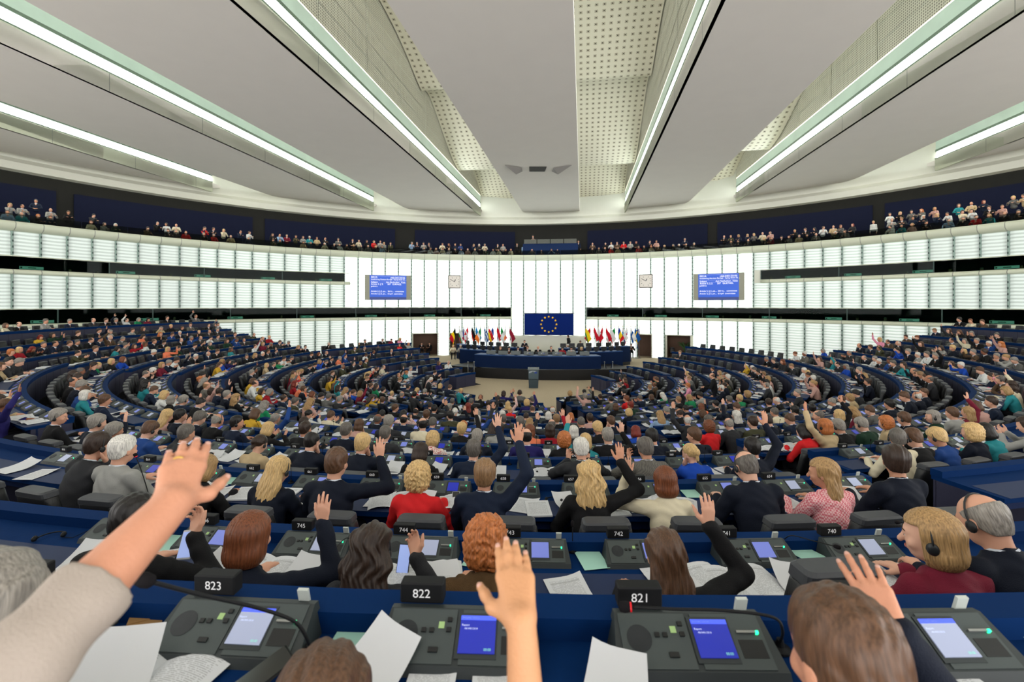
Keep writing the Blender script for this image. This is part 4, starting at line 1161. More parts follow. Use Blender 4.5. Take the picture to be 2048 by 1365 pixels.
def headset_mesh():
    mb = MB(); pts = [(.098*math.sin(t), -.012, .118*math.cos(t)-.008) for t in [math.radians(-105+210*i/14) for i in range(15)]]
    mb.tube(pts, .0045, 6)
    for s in (-1, 1):
        mb.ball((s*.093, -.008, -.028), (.012, .024, .028), 6)
    return mb.mesh('headset', mat('headset plastic', (30, 32, 34), .4, .4), True)
HSMESH = headset_mesh()
def set_mat(o, m):
    o.material_slots[0].link = 'OBJECT'; o.material_slots[0].material = m
def make_person(pn, fem, lod, style, hair, cloth, skin=0, headset=False, loc=(0, 0, 0), rz=0, sc=1.0, label=None, group=None, collar=True, tint=None):
    P = get_proto(pn, fem, lod)
    r = link('person', P['body'], None, loc, rz); r.scale = (sc, sc, sc); set_mat(r, SKIN[skin])
    c = link('jacket' if not fem else 'top', P['clothes'], r); set_mat(c, CLOTH[cloth] if isinstance(cloth, str) else cloth)
    if 'legs' in P: link('trousers', P['legs'], r)
    if 'collar' in P and collar: link('shirt_collar', P['collar'], r)
    if lod: link('face_features', FACEM, r).matrix_local = P['HM']
    if style:
        h = link('hair', get_hair(style, lod), r); h.matrix_local = P['HM']; set_mat(h, HAIR[hair])
    if headset: h = link('headset', HSMESH, r); h.matrix_local = P['HM']
    if label: tag(r, label, 'person', group)
    return r

# ------------------------------------------------------------------ who sits where
PEOPLE = []                      # (seat-like dict)
def place_at(xp, r, back=None, s_=0):
    """angle on row r of a person whose head shows at pixel column xp"""
    R = RF[r]+DEPTH+.21-.10
    k = (xp-1024)/F; A = 1+k*k; B = -2*(k*CX+CY); Cc = CX*CX+CY*CY-R*R
    d = (-B-math.sqrt(max(0, B*B-4*A*Cc)))/(2*A)
    return math.degrees(math.asin(max(-1, min(1, (k*d-CX)/R))))
def nearest_seat(r, a):
    c = [q for q in SEATS if q.r == r and abs(q.a-a) < q.da*1.2]
    return min(c, key=lambda q: abs(q.a-a)) if c else None
# pixel column, row, pose, female, hair style, hair colour, garment, headset, turn (deg), scale, words
NEAR = [
 (243, 7, 'phone', 0, 'short', 'black', 'black', 0, 0, 1.02, 'dark-haired man in a black jacket tapping a white phone'),
 (487, 7, 'low_right', 1, 'bob', 'auburn', 'dark navy', 0, -6, 1.0, 'woman with a glossy brown bob and navy top, hand raised beside her'),
 (735, 7, 'phone', 1, 'wavy', 'dark brown', 'charcoal', 1, 0, .97, 'woman with long dark wavy hair and leather jacket holding a phone'),
 (967, 7, 'write', 1, 'curly', 'ginger', 'shawl', 0, 0, 1.0, 'person with curly ginger hair and brown and plum shawl'),
 (1338, 7, 'mid_right', 1, 'long', 'brown', 'black', 0, 8, .97, 'woman with long chestnut hair, black sleeve raised with flat hand'),
 (1880, 7, 'look_left', 1, 'bob', 'dark blonde', 'maroon', 1, 10, 1.04, 'blonde woman in glasses, headset and maroon jumper'),
 (2032, 7, 'write', 0, 'bald', 'grey', 'dark navy', 1, 14, 1.06, 'balding man with headset in a dark navy suit at the frame edge'),
 (160, 6, 'chin', 0, 'short', 'dark brown', 'charcoal', 1, -18, 1.06, 'man with headset and charcoal suit resting his chin on his fist'),
 (242, 6, 'sit', 0, 'short', 'white', 'light grey', 0, -8, 1.06, 'white-haired man in a pale shirt with glasses'),
 (392, 6, 'write', 1, 'bob', 'dark blonde', 'black', 0, 0, .98, 'person in black half hidden behind the large raised hand'),
 (540, 6, 'write', 1, 'long', 'blonde', 'dark navy', 1, -6, 1.0, 'woman with very long golden hair and headset in navy'),
 (666, 6, 'low_right', 0, 'short', 'brown', 'dark navy', 0, -4, 1.05, 'man with cropped hair in navy suit raising his right palm'),
 (836, 6, 'sit', 1, 'curly', 'blonde', 'red', 0, -4, 1.0, 'woman with short blonde curls in a bright red jacket'),
 (968, 6, 'raise_right', 0, 'full', 'light brown', 'navy', 0, -4, 1.0, 'man with slicked fair hair in a blue suit stretching his arm up high'),
 (1180, 6, 'mid_right', 1, 'wavy', 'blonde', 'black', 0, 0, 1.02, 'woman with big curly fair hair in black raising a bare arm'),
 (1334, 6, 'low_left', 1, 'bob', 'auburn', 'cream', 0, 4, .98, 'woman with a brown bob in a cream top, hand at her face'),
 (1512, 6, 'write', 0, 'bald', 'dark grey', 'dark navy', 1, 10, 1.06, 'bald man with headset in a navy jacket reading a paper'),
 (1655, 6, 'look_left', 1, 'long', 'dark blonde', 'pink tweed', 0, 12, 1.02, 'woman with strawberry blonde hair in a pink tweed jacket'),
 (1795, 6, 'look_right', 0, 'full', 'dark brown', 'dark navy', 0, 10, 1.06, 'man with thick dark hair and navy jacket at the desk end'),
 (113, 5, 'look_right', 0, 'full', 'grey', 'black', 1, -20, 1.0, 'grey-haired man with headset in black near the left end of the fifth row back'),
 (186, 5, 'low_right', 0, 'full', 'grey', 'dark navy', 1, -18, 1.0, 'grey-haired man with headset lifting his right palm'),
 (281, 5, 'write', 0, 'short', 'brown', 'blue', 1, -15, 1.0, 'brown-haired man with headset in a blue suit'),
 (365, 5, 'low_left', 0, 'short', 'dark grey', 'charcoal', 0, -10, 1.0, 'grey-haired man in charcoal making a finger sign'),
 (506, 5, 'write', 1, 'bun', 'dark brown', 'beige', 1, -10, .98, 'person with headset in a padded beige waistcoat'),
 (610, 5, 'chin', 0, 'receding', 'black', 'dark navy', 0, -8, 1.02, 'dark-haired man in navy leaning his cheek on his hand'),
 (714, 5, 'chin', 0, 'full', 'blonde', 'dark navy', 0, -6, 1.02, 'older man with straw-coloured hair in a navy suit'),
 (836, 5, 'write', 1, 'bob', 'dark brown', 'black', 0, 0, .98, 'woman with a dark bob in a black velvet jacket'),
 (947, 5, 'raise_right', 0, 'short', 'dark grey', 'navy', 1, 0, 1.0, 'man with grey-brown hair and headset raising his right arm'),
 (1163, 5, 'read', 0, 'full', 'white', 'charcoal', 1, 0, 1.02, 'white-haired man with headset in a dark grey jacket'),
 (1294, 5, 'read', 0, 'full', 'dark grey', 'tweed', 0, 4, 1.02, 'man with grey curls in a pale tweed jacket'),
 (1392, 5, 'chin_left', 1, 'bun', 'blonde', 'royal blue', 0, 6, .98, 'woman with a blonde chignon in a royal blue jacket'),
 (1507, 5, 'raise_right', 0, 'short', 'black', 'dark navy', 0, 8, 1.0, 'dark-haired man with glasses raising his arm near the aisle'),
 (1838, 5, 'phone', 0, 'short', 'brown', 'black', 1, 16, 1.0, 'man with headset in black holding a phone'),
 (386, 4, 'write', 0, 'full', 'dark grey', 'dark navy', 0, -10, 1.0, 'man with tousled grey hair in navy'),
 (359, 4, 'sit', 0, 'short', 'black', 'dark navy', 0, -10, 1.0, 'dark-haired man in a navy suit with his back turned'),
 (422, 4, 'write', 0, 'bald', 'grey', 'black', 1, -10, 1.0, 'bald man with headset in black'),
 (470, 4, 'look_right', 0, 'short', 'black', 'navy', 1, -10, 1.0, 'black-haired man with headset in navy'),
 (533, 4, 'read', 1, 'bob', 'blonde', 'black', 0, -6, .98, 'woman with a blonde bob in black reading a sheet'),
 (610, 4, 'sit', 0, 'short', 'dark brown', 'black', 0, 0, 1.0, 'brown-haired man in a black suit'),
 (692, 4, 'sit', 0, 'short', 'dark grey', 'dark navy', 0, 0, 1.02, 'grey-brown-haired man in a dark navy suit seen from behind'),
 (770, 4, 'sit', 0, 'short', 'dark grey', 'charcoal', 0, 0, 1.0, 'grey-haired man with white collar in charcoal'),
 (862, 4, 'write', 1, 'curly', 'blonde', 'floral', 0, 0, .98, 'woman with choppy blonde hair in a red and white print'),
 (952, 4, 'write', 0, 'short', 'grey', 'dark navy', 1, 0, 1.0, 'grey-haired man with headset in slate blue'),
 (1053, 4, 'sit', 0, 'bald', 'black', 'purple', 0, 0, 1.02, 'balding man in a purple jumper'),
 (1128, 4, 'sit', 1, 'curly', 'ginger', 'black', 0, 0, 1.0, 'woman with orange curls in black'),
 (1171, 4, 'raise_left', 1, 'bob', 'blonde', 'teal', 0, 0, .98, 'woman with platinum bob in a turquoise top, arm raised'),
 (1217, 4, 'low_right', 0, 'short', 'grey', 'black', 0, 0, 1.02, 'grey-haired man in black raising his right hand'),
 (1307, 4, 'read', 0, 'full', 'black', 'dark navy', 0, 6, 1.0, 'dark-haired man in navy with a tablet'),
 (1392, 4, 'look_left', 0, 'full', 'brown', 'dark navy', 0, 8, 1.0, 'brown-haired man with glasses turned to the left'),
 (1618, 4, 'write', 1, 'bob', 'black', 'red', 0, 12, 1.0, 'woman with black bob in a scarlet jacket at the aisle'),
 (1691, 4, 'write', 0, 'full', 'grey', 'black', 1, 14, 1.0, 'grey-haired man with headset in black beside the bottle green jacket'),
 (1738, 4, 'write', 0, 'short', 'grey', 'dark green', 1, 14, 1.0, 'grey-haired man with headset in bottle green'),
 (1787, 4, 'chin', 1, 'curly', 'ginger', 'beige', 1, 16, 1.0, 'woman with ginger curls and camel jumper'),
 (1825, 4, 'chin', 0, 'short', 'brown', 'dark navy', 1, 16, 1.0, 'man with headset holding his forehead, navy suit'),
 (1868, 4, 'look_left', 1, 'bob', 'grey', 'dark green', 1, 18, 1.0, 'woman with silver hair and headset in dark green'),
 (1895, 5, 'write', 1, 'full', 'blonde', 'blue', 1, 18, 1.0, 'blonde woman with headset in a shiny blue jacket'),
 (1945, 5, 'sit', 1, 'curly', 'blonde', 'dark navy', 0, 18, 1.02, 'person with a cloud of blonde curls in navy'),
 (1990, 5, 'write', 1, 'bob', 'black', 'teal', 0, 18, 1.0, 'woman with black hair in a teal and green top'),
 (1060, 3, 'sit', 1, 'bob', 'auburn', 'orange', 0, 0, 1.0, 'woman with auburn hair in an apricot top'),
 (1100, 3, 'raise_right', 1, 'bob', 'dark brown', 'dark red', 0, 0, 1.0, 'dark-haired woman in crimson with arm raised'),
 (1147, 3, 'sit', 1, 'bob', 'white', 'charcoal', 0, 0, .98, 'person with a pale platinum bob in dark clothing'),
 (998, 3, 'sit', 0, 'full', 'dark brown', 'light grey', 0, 0, 1.0, 'dark-haired man in a light grey shirt'),
 (923, 3, 'raise_right', 1, 'full', 'blonde', 'black', 0, 0, 1.0, 'blonde woman in black with her right arm up'),
 (1418, 3, 'sit', 1, 'curly', 'auburn', 'red', 0, 6, 1.0, 'woman with auburn curls in vivid orange-red'),
 (1466, 3, 'write', 0, 'bald', 'grey', 'charcoal', 1, 8, 1.0, 'bald man with headset in charcoal brown'),
 (1506, 3, 'sit', 0, 'short', 'dark brown', 'olive', 0, 8, 1.0, 'brown-haired man in an olive jacket'),
 (1545, 3, 'write', 0, 'short', 'dark brown', 'dark navy', 0, 10, 1.0, 'dark-haired man in a slate suit near the aisle'),
 (1590, 3, 'write', 0, 'receding', 'brown', 'navy', 0, 10, 1.0, 'balding man in a steel blue suit'),
 (1640, 3, 'look_left', 0, 'receding', 'dark grey', 'charcoal', 0, 12, 1.0, 'balding bearded man in a grey jacket turned left'),
 (1180, 1, 'sit', 0, 'short', 'dark brown', 'dusty pink', 0, 4, 1.0, 'person in a dusty pink cardigan'),
]
used = {}
for i, (xp, r, po, fem, st, hc, cl, hs, turn, sc, words_) in enumerate(NEAR):
    a = place_at(xp, r); q = nearest_seat(r, a)
    if q: q.occ = True
    R = RF[r]+DEPTH+.21; x, y = pol(R, a)
    s_ = q.s if q else (0 if a < 10 else 1); zf = ztop(r, s_)-.72
    PEOPLE.append(dict(x=x, y=y, z=zf, rz=math.radians(a+turn*.35), pose=po, fem=fem, st=st, hc=hc, cl=cl, hs=hs, sc=sc, words=words_, q=q, near=1, skin=RND.choice((0, 1, 2, 0))))
# everyone else
CLM = ['dark navy']*7+['black']*7+['charcoal']*6+['navy']*4+['grey']*2+['light grey', 'blue', 'brown', 'olive', 'white', 'cream', 'tweed']
CLF = ['black']*5+['dark navy']*3+['charcoal']*2+['red', 'dark red', 'cream', 'white', 'beige', 'maroon', 'teal', 'royal blue', 'orange', 'pink', 'dusty pink', 'green', 'dark green', 'yellow', 'light blue', 'purple', 'floral', 'light grey']
HM = ['short']*6+['full']*4+['receding']*3+['bald']*3
HF = ['bob']*5+['long']*3+['wavy']*2+['curly']*3+['full']*2+['bun']*2
HCM = ['grey']*4+['dark grey']*4+['white']*2+['brown']*4+['dark brown']*4+['black']*3+['light brown']
HCF = ['blonde']*4+['dark blonde']*3+['brown']*3+['dark brown']*3+['auburn']*2+['black']*2+['grey']*2+['red', 'ginger', 'white']
PO = ['mid_right', 'mid_left']+['write']*9+['sit']*5+['chin']*2+['chin_left']*2+['read']*2+['look_left', 'look_right']+['raise_right']*3+['low_right']*2+['raise_left', 'low_left', 'phone']
STW = {'short': 'short %s hair', 'full': 'thick %s hair', 'receding': 'receding %s hair', 'bald': 'a bald crown and %s sides', 'bob': 'a %s bob', 'long': 'long %s hair', 'wavy': 'long wavy %s hair', 'curly': '%s curls', 'bun': '%s hair in a bun'}
POW = {'mid_right': 'right arm raised', 'mid_left': 'left arm raised', 'write': 'bent over the desk', 'sit': 'sitting upright', 'chin': 'right hand at the chin', 'chin_left': 'left hand at the face', 'read': 'reading a paper', 'look_left': 'looking left', 'look_right': 'looking right',
       'raise_right': 'right arm raised high', 'raise_left': 'left arm raised high', 'low_right': 'right hand lifted', 'low_left': 'left hand lifted', 'phone': 'holding a phone', 'lap': 'hands in the lap', 'stand': 'standing', 'stand_low': 'standing over a desk'}
OCC = {0: .93, 1: .80, -1: .80, 2: .70, -2: .72, 3: .10, -3: .42}
for q in SEATS:
    if q.r in (7, 8) or (q.r == 6 and q.s == 0): continue
    if q.r == 5 and q.s == 0 and q.dist < 8.2: continue
    if q.r == 4 and q.s == 0 and q.dist < 9.3: continue
    if q.occ: continue
    if q.r == 6 and q.s == 1 and q.dist < 9: continue
    if RND.random() > OCC[q.s]: continue
    fem = RND.random() < .38; q.occ = True
    x, y = q.hip
    PEOPLE.append(dict(x=x, y=y, z=q.zt-.72, rz=q.rz+RND.uniform(-.22, .22), pose=RND.choice(PO), fem=int(fem), st=RND.choice(HF if fem else HM), hc=RND.choice(HCF if fem else HCM),
        cl=RND.choice(CLF if fem else CLM), hs=RND.random() < .3, sc=RND.uniform(.94, 1.05), words=None, q=q, near=0, skin=RND.choice((0, 0, 1, 1, 2, 3, 4) if RND.random() < .3 else (0, 1, 2))))
for q in [q for q in SEATS if q.r in (7, 8)]:                         # outer wings of the seventh row
    if q.s != 0 and not q.occ and RND.random() < .6:
        fem = RND.random() < .38; q.occ = True; x, y = q.hip
        PEOPLE.append(dict(x=x, y=y, z=q.zt-.72, rz=q.rz+RND.uniform(-.2, .2), pose=RND.choice(PO), fem=int(fem), st=RND.choice(HF if fem else HM), hc=RND.choice(HCF if fem else HCM),
            cl=RND.choice(CLF if fem else CLM), hs=RND.random() < .3, sc=RND.uniform(.94, 1.05), words=None, q=q, near=0, skin=RND.choice((0, 1, 2))))
for q in SEATS:
    if q.r == 7 and q.s == 0 and not q.occ and q.chair is not None:   # empty high seats pushed towards the desk
        x, y = pol(q.R+DEPTH+.02, q.a); q.chair.location = (x-.10, y, q.chair.location.z+.07); q.chair.scale = (1.0, 1.0, 1.13)
# podium, doorway and gallery people: position, turn, pose
def extra(xp, yp, depth, floor_z, rz, po, fem, st, hc, cl, words_=None, sc=1.0, skin=0):
    x = (xp-1024)*depth/F
    PEOPLE.append(dict(x=x, y=depth, z=floor_z, rz=rz, pose=po, fem=fem, st=st, hc=hc, cl=cl, hs=0, sc=sc, words=words_, q=None, near=2 if words_ else 0, skin=skin))
PF = .80                                                          # podium floor
for (xp, po, fem, st, hc, cl, w) in (
  (1001, 'sit', 1, 'long', 'auburn', 'black', 'woman with long auburn hair in black, leftmost on the podium'),
  (1018, 'write', 0, 'short', 'black', 'black', 'dark-haired man in black suit and white shirt, second from the left on the podium'),
  (1036, 'write', 0, 'short', 'dark brown', 'charcoal', 'third person from the left at the front podium desk'),
  (1055, 'sit', 0, 'full', 'brown', 'black', 'man with glasses and brown hair left of the president on the podium'),
  (1076, 'sit', 0, 'bald', 'grey', 'black', 'bald president in black suit at the middle of the podium'),
  (1102, 'sit', 0, 'short', 'dark grey', 'black', 'grey-haired man just right of the president on the podium'),
  (1124, 'write', 1, 'bob', 'black', 'dark red', 'dark-haired woman low behind the podium monitors'),
  (1142, 'write', 0, 'short', 'black', 'light grey', 'dark-haired man second from the right at the podium desk'),
  (1162, 'write', 1, 'bob', 'blonde', 'black', 'blonde woman in black at the right end of the podium desk')):
    extra(xp, 700, 31.9, PF, PI, po, fem, st, hc, cl, w)
extra(1049, 690, 38.2, .72, PI, 'sit', 0, 'short', 'dark brown', 'dark navy', 'man seated at the upper left podium desk beside the plain wall')
extra(1160, 690, 38.2, .72, PI, 'write', 0, 'full', 'brown', 'dark navy', 'man seated at the upper right podium desk under the flags')
extra(1135, 690, 36.0, .62, PI, 'write', 0, 'full', 'white', 'black', 'white-haired man behind the right podium desk')
extra(953, 700, 34.6, .45, PI+.2, 'write', 1, 'full', 'white', 'white', 'white-haired woman in white at the left podium wing')
extra(906, 693, 37, .5, PI+.2, 'write', 1, 'bob', 'blonde', 'cream', 'blonde woman at the outer left podium wing')
extra(921, 692, 37, .5, PI+.2, 'write', 1, 'full', 'white', 'light grey', 'white-haired woman with monitor at the left podium wing')
extra(940, 692, 37, .5, PI+.2, 'write', 1, 'bob', 'black', 'black', 'black-haired woman at the left podium wing below the flags')
extra(1235, 694, 36, .5, PI-.2, 'write', 0, 'short', 'dark brown', 'light grey', 'man in a pale shirt between the monitors of the right wing')
extra(1262, 690, 38, .5, PI-.2, 'write', 0, 'short', 'black', 'black', 'dark-haired man at the outer right podium wing')
extra(1137, 690, 40.5, .55, .9, 'stand', 0, 'short', 'dark brown', 'black', 'usher in black walking beside the plain wall right of the flag')
extra(843, 700, 44.2, .02, PI+.3, 'sit', 0, 'short', 'dark brown', 'black', 'man in black seated in the left doorway, left of two')
extra(860, 700, 44.6, .02, PI-.3, 'sit', 0, 'short', 'dark brown', 'black', 'man in black seated in the left doorway, right of two')
extra(1429, 770, 18.6, .46, 1.2, 'stand_low', 0, 'bald', 'brown', 'black', 'bald man in black shirt standing and talking to seated neighbours', 1.0)

# ------------------------------------------------------------------ build the near 300 one by one, the rest as one crowd
for d in PEOPLE: d['dist'] = math.hypot(d['x'], d['y'])
indiv = sorted(PEOPLE, key=lambda d: (d['near'] == 0, d['dist']))[:N_IND-6]
rest_p = [d for d in PEOPLE if not any(d is e for e in indiv)]
seen_lab = set()
def auto_label(d):
    q = d['q']
    cl = d['cl']; who = 'woman' if d['fem'] else 'man'
    return '%s with %s in %s, %s' % (who, STW[d['st']] % d['hc'], cl, where_short(q))
for d in indiv:
    lod = 2 if d['dist'] < 5.6 else 1
    lb = d['words'] if d['words'] else auto_label(d)
    if not d['words'] and len(lb.replace(',', ' ').split()) > 16: lb = '%s in %s, %s' % ('woman' if d['fem'] else 'man', d['cl'], where_short(d['q']))
    grp = 'seated members in the hall' if d['near'] < 2 else 'people around the podium'
    o = make_person(d['pose'], d['fem'], lod, d['st'], d['hc'], d['cl'], d['skin'], d['hs'], (d['x'], d['y'], d['z']), d['rz'], d['sc'], lb, grp)
    d['obj'] = o
def crowd_item(L, pn, fem, lod, st, hc, cl, skin, M):
    P = get_proto(pn, fem, lod)
    L.append((P['body'], M, [SKIN[skin]])); L.append((P['clothes'], M, [CLOTH[cl]]))
    if st: L.append((get_hair(st, lod), M @ P['HM'], [HAIR[hc]]))
    if 'collar' in P and not fem: L.append((P['collar'], M, None))
CR = []
for d in rest_p:
    pn = d['pose']
    crowd_item(CR, pn, d['fem'], 0, d['st'], d['hc'], d['cl'], d['skin'], mtx(d['x'], d['y'], d['z'], d['rz'], d['sc']))
# gallery spectators (they face the middle of the hall)
GP = ['sit', 'lap', 'chin', 'look_left', 'look_right', 'lap']
def gal_px(x, R):
    k = (x-1024)/F; A = 1+k*k; B = -2*(k*WX+WY); Cc = WX*WX+WY*WY-R*R
    d = (-B+math.sqrt(B*B-4*A*Cc))/(2*A); return math.degrees(math.atan2(k*d-WX, d-WY))
for (x0, x1, occ0, occ1, occ2) in ((-30, 125, .8, .8, .7), (125, 200, .5, .3, .0), (170, 260, .9, .8, .0), (280, 420, .5, .5, .2), (400, 510, .9, .9, .0), (535, 775, .9, .9, .0),
                             (815, 1030, 1, 1, 0), (1178, 1405, 1, .8, .0), (1440, 1720, .9, .95, .0), (1770, 2080, .9, .95, .9)):
    for k, oc in enumerate((occ0, occ1, occ2)):
        R = WR+.95+k*.95; a0, a1 = gal_px(x0, R), gal_px(x1, R); st_ = math.degrees(.62/R); n = int((a1-a0)/st_)
        for i in range(n):
            if RND.random() > oc*.9: continue
            a = a0+(i+.5+RND.uniform(-.12, .12))*st_; x, y = wal(R, a); fem = int(RND.random() < .5)
            crowd_item(CR, RND.choice(GP), fem, 0, RND.choice(HF if fem else HM), RND.choice(HCF if fem else HCM), RND.choice(['black', 'charcoal', 'navy', 'red', 'white', 'cream', 'light blue', 'grey', 'teal', 'maroon', 'light grey', 'dusty pink', 'brown', 'dark green', 'beige', 'black'] if RND.random() < .6 else CLM),
                RND.choice((0, 1, 2)), mtx(x, y, 9.30+k*.60, PI-math.radians(a)+RND.uniform(-.4, .4)))
for (xg, R, zf, po, fem, st, hc, cl) in ((1034, WR+3.5, 9.75, 'stand', 0, 'short', 'dark brown', 'black'), (1048, WR+2.6, 9.5, 'stand', 0, 'full', 'black', 'light blue'), (1066, WR+3.2, 11.0, 'write', 0, 'short', 'black', 'black'),
        (1157, WR+3.2, 9.9, 'stand', 0, 'full', 'brown', 'navy'), (1064, WR+1.2, 9.3, 'read', 0, 'bald', 'grey', 'grey'), (1083, WR+1.2, 9.2, 'write', 0, 'bald', 'grey', 'black'), (1103, WR+1.2, 9.3, 'read', 0, 'short', 'brown', 'light blue'), (1115, WR+1.2, 9.25, 'sit', 0, 'bald', 'grey', 'black'),
        (768, WR+2.2, 9.4, 'stand', 1, 'long', 'blonde', 'light grey'), (781, WR+2.2, 9.4, 'stand', 0, 'short', 'black', 'olive'), (1747, WR+2.6, 9.6, 'stand', 1, 'bun', 'blonde', 'white')):
    a = gal_px(xg, R); x, y = wal(R, a); crowd_item(CR, po, fem, 0, st, hc, cl, 0, mtx(x, y, zf, PI-math.radians(a)))
# interpreters behind the booth glass
for (a0, a1, zb) in ((-60, aL, ZP['ub_b']), (aR, 66, ZP['ub_b']), (-60, bL, ZP['lb_b']), (bR, 66, ZP['lb_b'])):
    a = a0+1
    while a < a1:
        x, y = wal(WR+1.2, a); fem = int(RND.random() < .6)
        if RND.random() < .75: crowd_item(CR, RND.choice(['write', 'sit', 'chin']), fem, 0, RND.choice(HF if fem else HM), RND.choice(HCF if fem else HCM), RND.choice(['black', 'charcoal', 'brown', 'maroon', 'yellow', 'white', 'navy']), 0, mtx(x, y, zb-.95, PI-math.radians(a)))
        a += RND.uniform(1.8, 4)
merged('crowd', CR, 'crowd of distant members, gallery spectators and interpreters all round the hall', 'crowd')

# ------------------------------------------------------------------ podium
PX_, PY_ = 3.3, 43.6                                             # centre behind the podium, on the hall axis
PA = math.degrees(math.atan2(PX_-1.3, PY_-27.0))                  # direction of the axis
def pod(R, a):
    t = math.radians(a+PA); return (PX_-R*math.sin(t), PY_-R*math.cos(t))
def podring(mb, R0, R1, a0, a1, z0, z1, mi=0): ring(mb, R0, R1, a0, a1, z0, z1, mi, 1.5, pod)
M_pblue = mat('podium blue', (8, 28, 62), .7, .1, noise=.06, nscale=6)
M_pblack = mat('podium black plinth', (20, 19, 19), .5, .3, noise=.1, nscale=4)
M_monb = mat('monitor back', (92, 98, 98), .5, .35)
M_mond = mat('dark monitor', (24, 26, 28), .4, .4)
pb = MB(); podring(pb, 3.0, 14.1, -27, 26, 0, .66); podring(pb, 2.0, 9.0, -52, 50, 0, .45)
o = struct('floor_podium', pb, M_pblack)
def podium_desk(R, a0, a1, z0, z1, label, m=M_pblue, dep=.9):
    e = empty('podium_desk', (*pod(R, (a0+a1)/2), z0)); tag(e, label, 'desk', 'desks of the podium')
    def mk(name, mb, mm): mb.v = [tuple(Vector(p)-e.location) for p in mb.v]; mb.obj(name, mm, e)
    d = MB(); podring(d, R-.05, R, a0, a1, z0, z1); mk('front_panel', d, m)
    d = MB(); podring(d, R-dep, R+.02, a0, a1, z1, z1+.05); mk('desktop', d, mat('podium desk top', (30, 66, 118), .5, .3))
    for b in ((a0, a0+.4), (a1-.4, a1)):
        d = MB(); podring(d, R-dep, R-.05, *b, z0, z1); mk('end_panel', d, m)
podium_desk(14.0, -17.3, 17.8, .70, 1.50, 'long convex blue presidential desk at the centre of the podium')
podium_desk(11.6, 10, 32, .45, 1.50, 'blue side desk of the podium, left and just behind the presidential desk', dep=.7)
podium_desk(11.6, -31, -10, .45, 1.50, 'blue side desk of the podium, right and just behind the presidential desk', dep=.7)
podium_desk(9.9, 8, 46, .45, 1.62, 'second blue side desk on the left of the podium, below the flags', dep=.6)
podium_desk(9.9, -44, -8, .45, 1.62, 'second blue side desk on the right of the podium, below the flags', dep=.6)
podium_desk(8.2, 40, 68, 0, 1.25, 'outermost plum and blue desk wing at the left end of the podium', M_front, .6)
podium_desk(8.2, -66, -38, 0, 1.25, 'outermost plum and blue desk wing at the right end of the podium', M_front, .6)
M_logo = mat('white logo print', (205, 212, 220), .5, .2, emit=.1)
def logo(parent, s, y, z):
    """arc of seats and a small blue square"""
    mb = MB()
    for k in range(4):
        r0 = s*(.45+.14*k); v = []; f = []
        for i in range(9):
            t = math.radians(200-160*i/8)+.0; v += [(r0*math.cos(t)-s*.1, y, z+r0*.45*math.sin(t)), ((r0+s*.06)*math.cos(t)-s*.1, y, z+(r0+s*.06)*.45*math.sin(t))]
        mb.add(v, [(i*2, i*2+2, i*2+3, i*2+1) for i in range(8)])
    mb.obj('logo', M_logo, parent)
    mb = MB(); mb.box((s*.5, y, z-s*.02), (s*.28, .002, s*.18)); mb.obj('logo_flag', mat('logo blue', (50, 70, 150), .5, .2), parent)
for i, a in enumerate((13.2, 9.6, 6.0, 2.3, -1.6, -5.5, -9.3, -13.0)):
    x, y = pod(13.75, a); e = empty('desk_monitor', (x, y, 1.55), math.atan2(x-PX_, PY_-y))
    tag(e, 'grey screen back on the presidential desk, %s from the left' % ordinal(i+1), 'monitor', 'grey screens on the presidential desk')
    mb = MB(); mb.rbox((0, 0, .15), (.33, .03, .13), .02, 0, Matrix.Rotation(-.2, 3, 'X')); mb.obj('housing', M_monb, e)
    mb = MB(); mb.box((0, .06, .04), (.1, .06, .03)); mb.obj('stand', M_mond, e)
    if i in (3, 4, 5): logo(e, .13, -.045, .15)
i = 0
for (R, aa) in ((11.3, (13, 16, 19, 22, 26, 29, -12, -15, -18, -21, -24, -27, -30)), (9.6, (12, 16, 20, 24, 29, 34, 39, -10, -14, -18, -22, -27, -32, -37, -41))):
    for a in aa:
        x, y = pod(R, a); e = empty('desk_monitor', (x, y, 1.55 if R > 10 else 1.67), math.atan2(x-PX_, PY_-y)); i += 1
        tag(e, 'black monitor on the %s desk %s of the podium, %s from the wall gap' % ('lower' if R > 10 else 'upper', 'left' if a > 0 else 'right', ordinal([b for b in aa if (b > 0) == (a > 0)].index(a)+1)), 'monitor', 'black monitors of the podium')
        mb = MB(); mb.rbox((0, 0, .2), (.22, .02, .14), .01); mb.obj('housing', M_mond, e)
        mb = MB(); mb.box((0, .02, .04), (.08, .06, .04)); mb.obj('stand', M_mond, e)
for i, (a, R) in enumerate([(a, 8.9) for a in (12, 17, 22, 27, 33, -12, -17, -23, -29, -35)]+[(a, 12.6) for a in (14.8, 11.2, 7.6, 4.0, .1, -3.7, -7.5, -11, -14.6)]):
    x, y = pod(R, a); c = copy_tree(protoCh); c.location = (x, y, .66 if R > 12 else .5); c.rotation_euler = (0, 0, math.atan2(x-PX_, PY_-y)+PI); c.scale = (1.05,)*3
    tag(c, 'black chair behind the %s, %s from the %s' % ('presidential desk' if R > 12 else ('left upper desk' if a > 0 else 'right upper desk'), ordinal(i-9 if R > 12 else (i+1 if a > 0 else i-4)), 'left' if R > 12 else 'wall gap'), 'chair', 'chairs of the podium')
